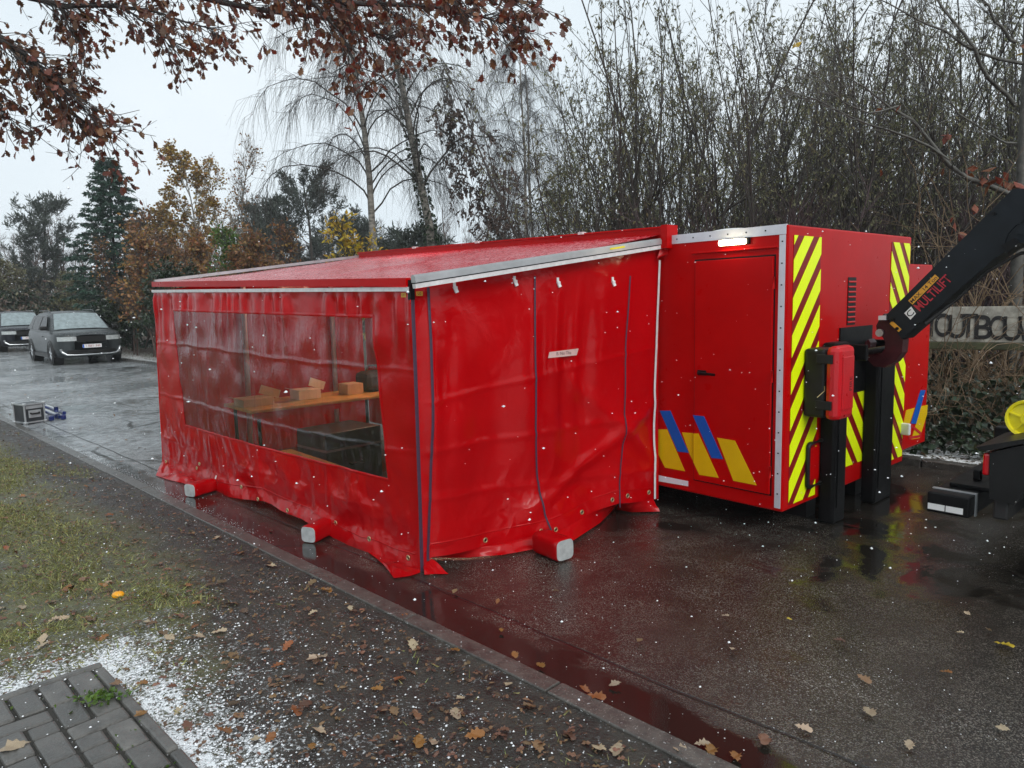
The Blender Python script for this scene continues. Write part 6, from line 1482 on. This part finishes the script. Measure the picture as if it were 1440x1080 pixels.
# leaves one can point to: placed where the photograph shows them
LBL = {'leaf_fallen': 'curled brown oak leaf lying on the near verge or road edge', 'leaf_pale': 'pale beige oak leaf lying wet on the ground', 'leaf_rust': 'rust-orange oak leaf lying on the ground', 'leaf_yellow': 'bright yellow leaf lying on the ground'}
src = {m: lie('fallen_leaf', [m], 4) for m in LBL}
spots = [('leaf_pale', 868, 1062, .10), ('leaf_fallen', 744, 1002, .10), ('leaf_rust', 668, 1042, .10), ('leaf_rust', 590, 1047, .10), ('leaf_rust', 838, 985, .11), ('leaf_pale', 865, 967, .07), ('leaf_pale', 716, 970, .07), ('leaf_pale', 648, 985, .06), ('leaf_rust', 530, 973, .07),
         ('leaf_fallen', 758, 1062, .10), ('leaf_rust', 640, 750 + 170, .06), ('leaf_pale', 440, 870, .07), ('leaf_fallen', 345, 866, .08), ('leaf_rust', 265, 833, .08), ('leaf_rust', 405, 918, .09), ('leaf_fallen', 330, 932, .09), ('leaf_fallen', 420, 962, .08), ('leaf_rust', 390, 945, .08), ('leaf_pale', 442, 932, .09), ('leaf_fallen', 512, 913, .08), ('leaf_rust', 570, 870, .06),
         ('leaf_fallen', 100, 830, .10), ('leaf_rust', 95, 832, .10), ('leaf_rust', 145, 828, .09), ('leaf_fallen', 130, 880, .10), ('leaf_pale', 60, 920, .10), ('leaf_fallen', 37, 803, .08), ('leaf_rust', 10, 778, .08), ('leaf_fallen', 75, 850, .09), ('leaf_pale', 280, 905, .10), ('leaf_fallen', 230, 900, .08),
         ('leaf_pale', 22, 1068, .13), ('leaf_fallen', 165, 976, .08), ('leaf_rust', 200, 1020, .07), ('leaf_pale', 450, 1040, .09), ('leaf_pale', 610, 1050, .08), ('leaf_fallen', 555, 1005, .08), ('leaf_pale', 640, 1010, .08), ('leaf_rust', 440, 1060, .07),
         ('leaf_pale', 1279, 1054, .07), ('leaf_pale', 1222, 1006, .09), ('leaf_fallen', 1215, 960, .08), ('leaf_yellow', 1412, 911, .10), ('leaf_pale', 1360, 867, .05), ('leaf_pale', 1350, 894, .04), ('leaf_rust', 1330, 950, .06), ('leaf_fallen', 1180, 905, .07), ('leaf_fallen', 1260, 765, .06), ('leaf_pale', 1030, 917, .06), ('leaf_pale', 1130, 1030, .08), ('leaf_fallen', 1075, 1045, .10), ('leaf_rust', 1000, 1062, .09), ('leaf_pale', 960, 1062, .09), ('leaf_rust', 1035, 1070, .08), ('leaf_pale', 988, 1052, .08),
         ('leaf_pale', 1020, 870, .05), ('leaf_fallen', 900, 905, .06), ('leaf_fallen', 780, 835, .06), ('leaf_rust', 705, 890, .05), ('leaf_rust', 724, 925, .07), ('leaf_rust', 760, 940, .07), ('leaf_rust', 700, 850, .05), ('leaf_rust', 823, 975, .07), ('leaf_fallen', 640, 835, .06), ('leaf_yellow', 1110, 875, .04), ('leaf_pale', 1410, 1030, .06), ('leaf_fallen', 1390, 890, .05)]
for k in range(95):
    y = 640 + 430 * rng.random() ** 0.8; x = rng.uniform(0, 900) * (y - 560) / 520; g = gp(x, y)
    if g[0] + g[1] > KX - 0.2 or (np.dot(g - PC, PA) > 0 and np.dot(g - PC, PB) > 0): continue
    spots.append((('leaf_fallen', 'leaf_fallen', 'leaf_rust', 'leaf_pale')[rng.integers(4)], x, y, rng.uniform(0.05, 0.10)))
for m, x, y, sz in spots:
    g = gp(x, y); on_path = np.dot(g - PC, PA) > 0 and np.dot(g - PC, PB) > 0; z = 0.05 if on_path else vz(g[0], g[1]) + 0.012
    o = link('fallen_leaf', src[m][rng.integers(4)], None, (g[0], g[1], z)); o.rotation_euler = (rng.normal(0, 0.18), rng.normal(0, 0.18), rng.uniform(0, 6.28)); o.scale = (sz * 0.82,) * 3; sv = (g[0] + g[1] - KX) * 0.7071; wh_ = 'on the paved path' if on_path else 'on the kerb' if -0.13 < sv < 0 else 'in the wet gutter beside the kerb' if 0 <= sv < 0.3 else 'on the open wet asphalt' if sv >= 0.3 else 'on the sleet around the paved path' if np.hypot(g[0] + 1.6, g[1] - 2.55) < 1.2 else 'on the grass of the verge' if sv < -0.6 else 'on the bare soil beside the kerb'
    tag(o, {'leaf_fallen': 'curled brown oak leaf lying ', 'leaf_pale': 'pale beige oak leaf lying ', 'leaf_rust': 'rust-orange oak leaf lying ', 'leaf_yellow': 'bright yellow leaf lying '}[m] + wh_, 'leaf', {'leaf_fallen': 'brown', 'leaf_pale': 'pale', 'leaf_rust': 'rust', 'leaf_yellow': 'yellow'}[m] + ' fallen leaves ' + wh_)
fruit = thing('yellow_fruit', 'small bright orange-yellow fallen fruit on the grass', 'fruit', tuple(gp(167, 846)[:2]) + (0.04,))
b = bmesh.new(); bmesh.ops.create_icosphere(b, subdivisions=3, radius=0.030)
for v in b.verts: v.co.z *= 0.72; v.co.x *= 1.12
me = bpy.data.meshes.new('fruit_body'); b.to_mesh(me); b.free(); simple('fruit_skin', (0.75, 0.33, 0.01), 0.3, var=0.1); me.materials.append(MATS['fruit_skin']); me.polygons.foreach_set('use_smooth', [True] * len(me.polygons)); link('fruit_body', me, fruit)
MB().tube([(0, 0, 0.019), (0.002, 0, 0.026), (0.006, 0, 0.031)], 0.0025, 5).build('stalk', 'bark_dark', fruit)
# small litter nobody could count
P_, D_, S_ = [], [], []
for i in range(11000):
    s = -0.15 - abs(rng.normal(0, 1.6)); t = -1 + 14 * rng.random() ** 1.4; p = RD(s, t)
    if np.dot(p - PC, PA) > 0 and np.dot(p - PC, PB) > 0: continue
    p[2] = vz(p[0], p[1]) + rng.uniform(0.004, 0.015); P_.append(p); D_.append(np.array([*rng.normal(0, 1, 2), 0.12 * rng.normal()])); S_.append(rng.uniform(0.010, 0.042))
for i in range(1300):
    s = ROAD_W + 0.2 + abs(rng.normal(0, 2.5)); t = rng.uniform(-6, 30); p = RD(s, t); p[2] = gz(p[0], p[1]) + 0.02; P_.append(p); D_.append(np.array([*rng.normal(0, 1, 2), 0.15 * rng.normal()])); S_.append(rng.uniform(0.05, 0.11))
for i in range(500):
    s = rng.uniform(0.1, ROAD_W); t = rng.uniform(4, 20); p = RD(s, t, 0.008); P_.append(p); D_.append(np.array([*rng.normal(0, 1, 2), 0.1 * rng.normal()])); S_.append(rng.uniform(0.02, 0.06))
def flat_leaves(name, P, D, S, mat):
    P, D, S = np.array(P), np.array(D), np.array(S)[:, None]; n = len(P); D = D / np.linalg.norm(D, axis=1, keepdims=True); A = np.cross(D, np.array([0, 0, 1.0]) + rng.normal(0, 0.25, (n, 3))); A /= np.linalg.norm(A, axis=1, keepdims=True); N = np.cross(A, D)
    V = np.stack([P, P + D * S * .3 + A * S * .2 + N * S * .05, P + D * S * .45 + A * S * .14 + N * S * .1, P + D * S * .7 + A * S * .26 + N * S * .06, P + D * S, P + D * S * .7 - A * S * .24 + N * S * .12, P + D * S * .45 - A * S * .13 + N * S * .02, P + D * S * .3 - A * S * .22 + N * S * .1], 1)
    return mesh_from(name, V.reshape(-1, 3), np.arange(n)[:, None] * 8 + np.arange(8)[None], mat)
o = link('leaf_litter', flat_leaves('leaf_litter', P_, D_, S_, 'leaf_fallen')); tag(o, 'small brown leaf litter strewn over verge and road edges', 'leaves', None, 'stuff')
# grass
P_, D_, S_ = [], [], []
n = 0
while n < 150000:
    s = -rng.uniform(0.15, 3.6, 8000); t = -1 + 13 * rng.random(8000) ** 1.3
    d = -s + 0.22 * sines(s, t, 71, 2.2) - 0.50 - 0.7 * sm((4.3 - t) / 1.6); keep = rng.random(8000) < np.clip(d * 2.2, 0.012, 1) * np.clip(0.55 + 0.5 * sines(s, t, 72, 6), 0.05, 1)
    s, t = s[keep], t[keep]; p = N_ROAD[None] * (KX * 0.7071 + s)[:, None] + D_ROAD[None] * t[:, None]
    bare = (((p[:, 0] + 1.6) ** 2 + (p[:, 1] - 2.55) ** 2) ** 0.5 < 1.15) & (rng.random(len(p)) < 0.86)
    onp = ((p - PC) @ PA > 0) & ((p - PC) @ PB > 0); k_ = ~(bare | onp); p = p[k_]; p[:, 2] = verge_z(s[k_], t[k_]); P_.append(p); n += len(p)
P_ = np.concatenate(P_); n = len(P_); D_ = np.stack([rng.normal(0, 0.75, n), rng.normal(0, 0.75, n), rng.uniform(0.12, 0.9, n)], 1)
o = link('grass', leaf_mesh('grass', P_ - (0, 0, 0.004), D_, rng.uniform(0.02, 0.05, n), 'grass_blade', 0.17, rng, 'tri')); tag(o, 'short flattened wet grass of the near verge', 'grass', None, 'stuff')
# weeds in the joints of the paved path
wd = thing('weed_tuft', 'small green weed growing in the joints of the paved path', 'weed', tuple(gp(143, 996)[:2]) + (0.045,))
jm = np.random.default_rng(10); jp = []
for i in range(420):
    a0, b0_ = jm.uniform(0.05, 1.7), jm.uniform(0.05, 1.2)
    if (math.sin(a0 * 9) + math.sin(b0_ * 13 + 1)) < 0.2: continue
    if jm.random() < 0.5: a0 = 0.052 + round((a0 - 0.052) / U) * U - 0.006
    else: b0_ = 0.052 + round((b0_ - 0.052) / U) * U - 0.006
    jp.append(PC + PA * a0 + PB * b0_ + np.array([0, 0, 0.036]))
jp = np.array(jp); n = len(jp)
o = link('joint_moss', leaf_mesh('joint_moss', jp, np.stack([jm.normal(0, 0.6, n), jm.normal(0, 0.6, n), jm.uniform(0.2, 0.9, n)], 1), jm.uniform(0.008, 0.020, n), 'leaf_green', 0.7, jm)); tag(o, 'tiny green moss and weeds in the joints of the paved path', 'moss', None, 'stuff')
wr = np.random.default_rng(9); n = 110
link('leaves', leaf_mesh('leaves', wr.normal(0, 1, (n, 3)) * np.array([0.05, 0.03, 0.004]) + (0, 0, 0.004), np.stack([wr.normal(0, 0.7, n), wr.normal(0, 0.7, n), wr.uniform(0.1, 0.7, n)], 1), wr.uniform(0.014, 0.030, n), 'leaf_green', 0.7, wr), wd)
# sleet: small clumps lying on the verge, path joints, kerb and road
oct_ = np.array([(1, 0, 0), (0, 1, 0), (-1, 0, 0), (0, -1, 0), (0, 0, 0.7), (0, 0, -0.5)], float); OF = np.array([(0, 1, 4), (1, 2, 4), (2, 3, 4), (3, 0, 4), (1, 0, 5), (2, 1, 5), (3, 2, 5), (0, 3, 5)])
def clumps(name, P, S, mat, seed):
    r = np.random.default_rng(seed); n = len(P); V = oct_[None] * r.uniform(0.55, 1.3, (n, 6, 1)) * S[:, None, None]; a = r.uniform(0, 6.28, n); c, s_ = np.cos(a), np.sin(a)
    x = V[..., 0] * c[:, None] - V[..., 1] * s_[:, None]; y = V[..., 0] * s_[:, None] + V[..., 1] * c[:, None]; V = np.stack([x, y, V[..., 2]], -1) + P[:, None]
    return mesh_from(name, V.reshape(-1, 3), (np.arange(n)[:, None, None] * 6 + OF[None]).reshape(-1, 3), mat, True)
Pn = []
m = 130000; s = -rng.uniform(0.12, 3.4, m); t = -2 + 14 * rng.random(m) ** 1.6
p = N_ROAD[None] * (KX * 0.7071 + s)[:, None] + D_ROAD[None] * t[:, None]; p[:, 2] = verge_z(s, t) + 0.003
a_, b_ = (p - PC) @ PA, (p - PC) @ PB
dist = np.sqrt(np.clip(-a_, 0, 9) ** 2 + np.clip(-b_, 0, 9) ** 2); inside = (a_ > -0.0) & (b_ > -0.0)
prob = np.where(inside, 0.0, 0.05 + 0.13 * sm((4.6 - t) / 2.0) + 0.6 * np.exp(-(dist / 0.18) ** 2) + 0.25 * np.exp(-(dist / 0.5) ** 2)) * np.clip(0.6 + 0.6 * sines(p[:, 0], p[:, 1], 81, 9), 0.1, 1.3)
k_ = rng.random(m) < prob; p = p[k_]
extra = []
for i in range(5200):
    b1 = rng.random() < 0.62; q = abs(rng.normal(0, 0.20)) + 0.005; w_ = rng.uniform(-0.15, 2.3)
    v = PC + (PA * w_ - PB * q if b1 else PA * -q + PB * w_); extra.append((v[0], v[1], vz(v[0], v[1]) + 0.004))
p = np.concatenate([p, np.array(extra)])
jn = []
for i in range(270):
    a0, b0_ = rng.uniform(0.05, 1.7), rng.uniform(0.05, 1.2)
    if rng.random() < 0.5: a0 = 0.052 + round((a0 - 0.052) / U) * U - 0.004
    else: b0_ = 0.052 + round((b0_ - 0.052) / U) * U - 0.004
    v = PC + PA * a0 + PB * b0_; jn.append((v[0], v[1], 0.043))
p = np.concatenate([p, np.array(jn)])
o = link('sleet_cover', clumps('sleet_cover', p, 0.0016 + 0.0062 * rng.random(len(p)) ** 2.2, 'snow', 82)); tag(o, 'thin white sleet lying around the paved path and over the verge', 'snow', None, 'stuff')
p = []
for i in range(1700):
    s = rng.uniform(-0.1, 1.2) if rng.random() < 0.4 else rng.uniform(0, ROAD_W); t = -2.5 + 11 * rng.random() ** 1.5; q = RD(s, t, 0.006 if s > 0 else 0.024); p.append(q)
for i in range(900):
    q = RD(rng.normal(0.02, 0.03), rng.uniform(4.6, 11), 0.012); p.append(q)
for i in range(1600):
    q = RD(ROAD_W + 0.15 + abs(rng.normal(0, 0.6)), rng.uniform(-6, 26)); q[2] = gz(q[0], q[1]) + 0.02; p.append(q)
o = link('sleet_grains', clumps('sleet_grains', np.array(p), rng.uniform(0.0013, 0.0038, len(p)), 'snow', 83)); tag(o, 'scattered white sleet grains on the road and kerbs', 'snow', None, 'stuff')
# falling flakes
m = 9000; p = np.stack([rng.uniform(-14, 11, m), rng.uniform(1.3, 17, m), rng.uniform(0.2, 7, m)], 1); p = np.concatenate([p, np.stack([rng.uniform(-3, 4.5, 2600), rng.uniform(1.5, 6, 2600), rng.uniform(0.1, 3.2, 2600)], 1)])
uvz = np.stack([(p - C0) @ V3, (p - C0) @ L3, p[:, 2]], 1)
ok_ = ~((uvz[:, 0] > -2.6) & (uvz[:, 0] < 3.0) & (uvz[:, 1] > 0.6) & (uvz[:, 1] < 5.8) & (uvz[:, 2] < 2.3)) & ~((uvz[:, 0] > -0.05) & (uvz[:, 0] < 3) & (uvz[:, 1] > -0.1) & (uvz[:, 1] < 5.6) & (uvz[:, 2] < 2.2))
p = p[ok_]; p = p[rng.random(len(p)) < 0.6]; o = link('falling_snow', clumps('falling_snow', p, rng.uniform(0.0015, 0.0055, len(p)) * np.where(rng.random(len(p)) < 0.06, 1.8, 1.0), 'snow_flake', 84)); tag(o, 'wet snowflakes falling through the air', 'snow', None, 'stuff')
# ================================================================== AIR thick with fine snow
hz = MB().box(-120, 120, -45, 160, -1.2, 22); m_ = bpy.data.materials.new('snowy_air'); m_.use_nodes = True; m_.node_tree.nodes.clear(); MATS['snowy_air'] = m_
pv_ = m_.node_tree.nodes.new('ShaderNodeVolumePrincipled'); mo_ = m_.node_tree.nodes.new('ShaderNodeOutputMaterial'); pv_.inputs['Color'].default_value = (0.93, 0.95, 0.97, 1); pv_.inputs['Density'].default_value = 0.0012; pv_.inputs['Anisotropy'].default_value = 0.2
m_.node_tree.links.new(pv_.outputs[0], mo_.inputs['Volume'])
o = hz.build('haze', 'snowy_air'); tag(o, kind='stuff')
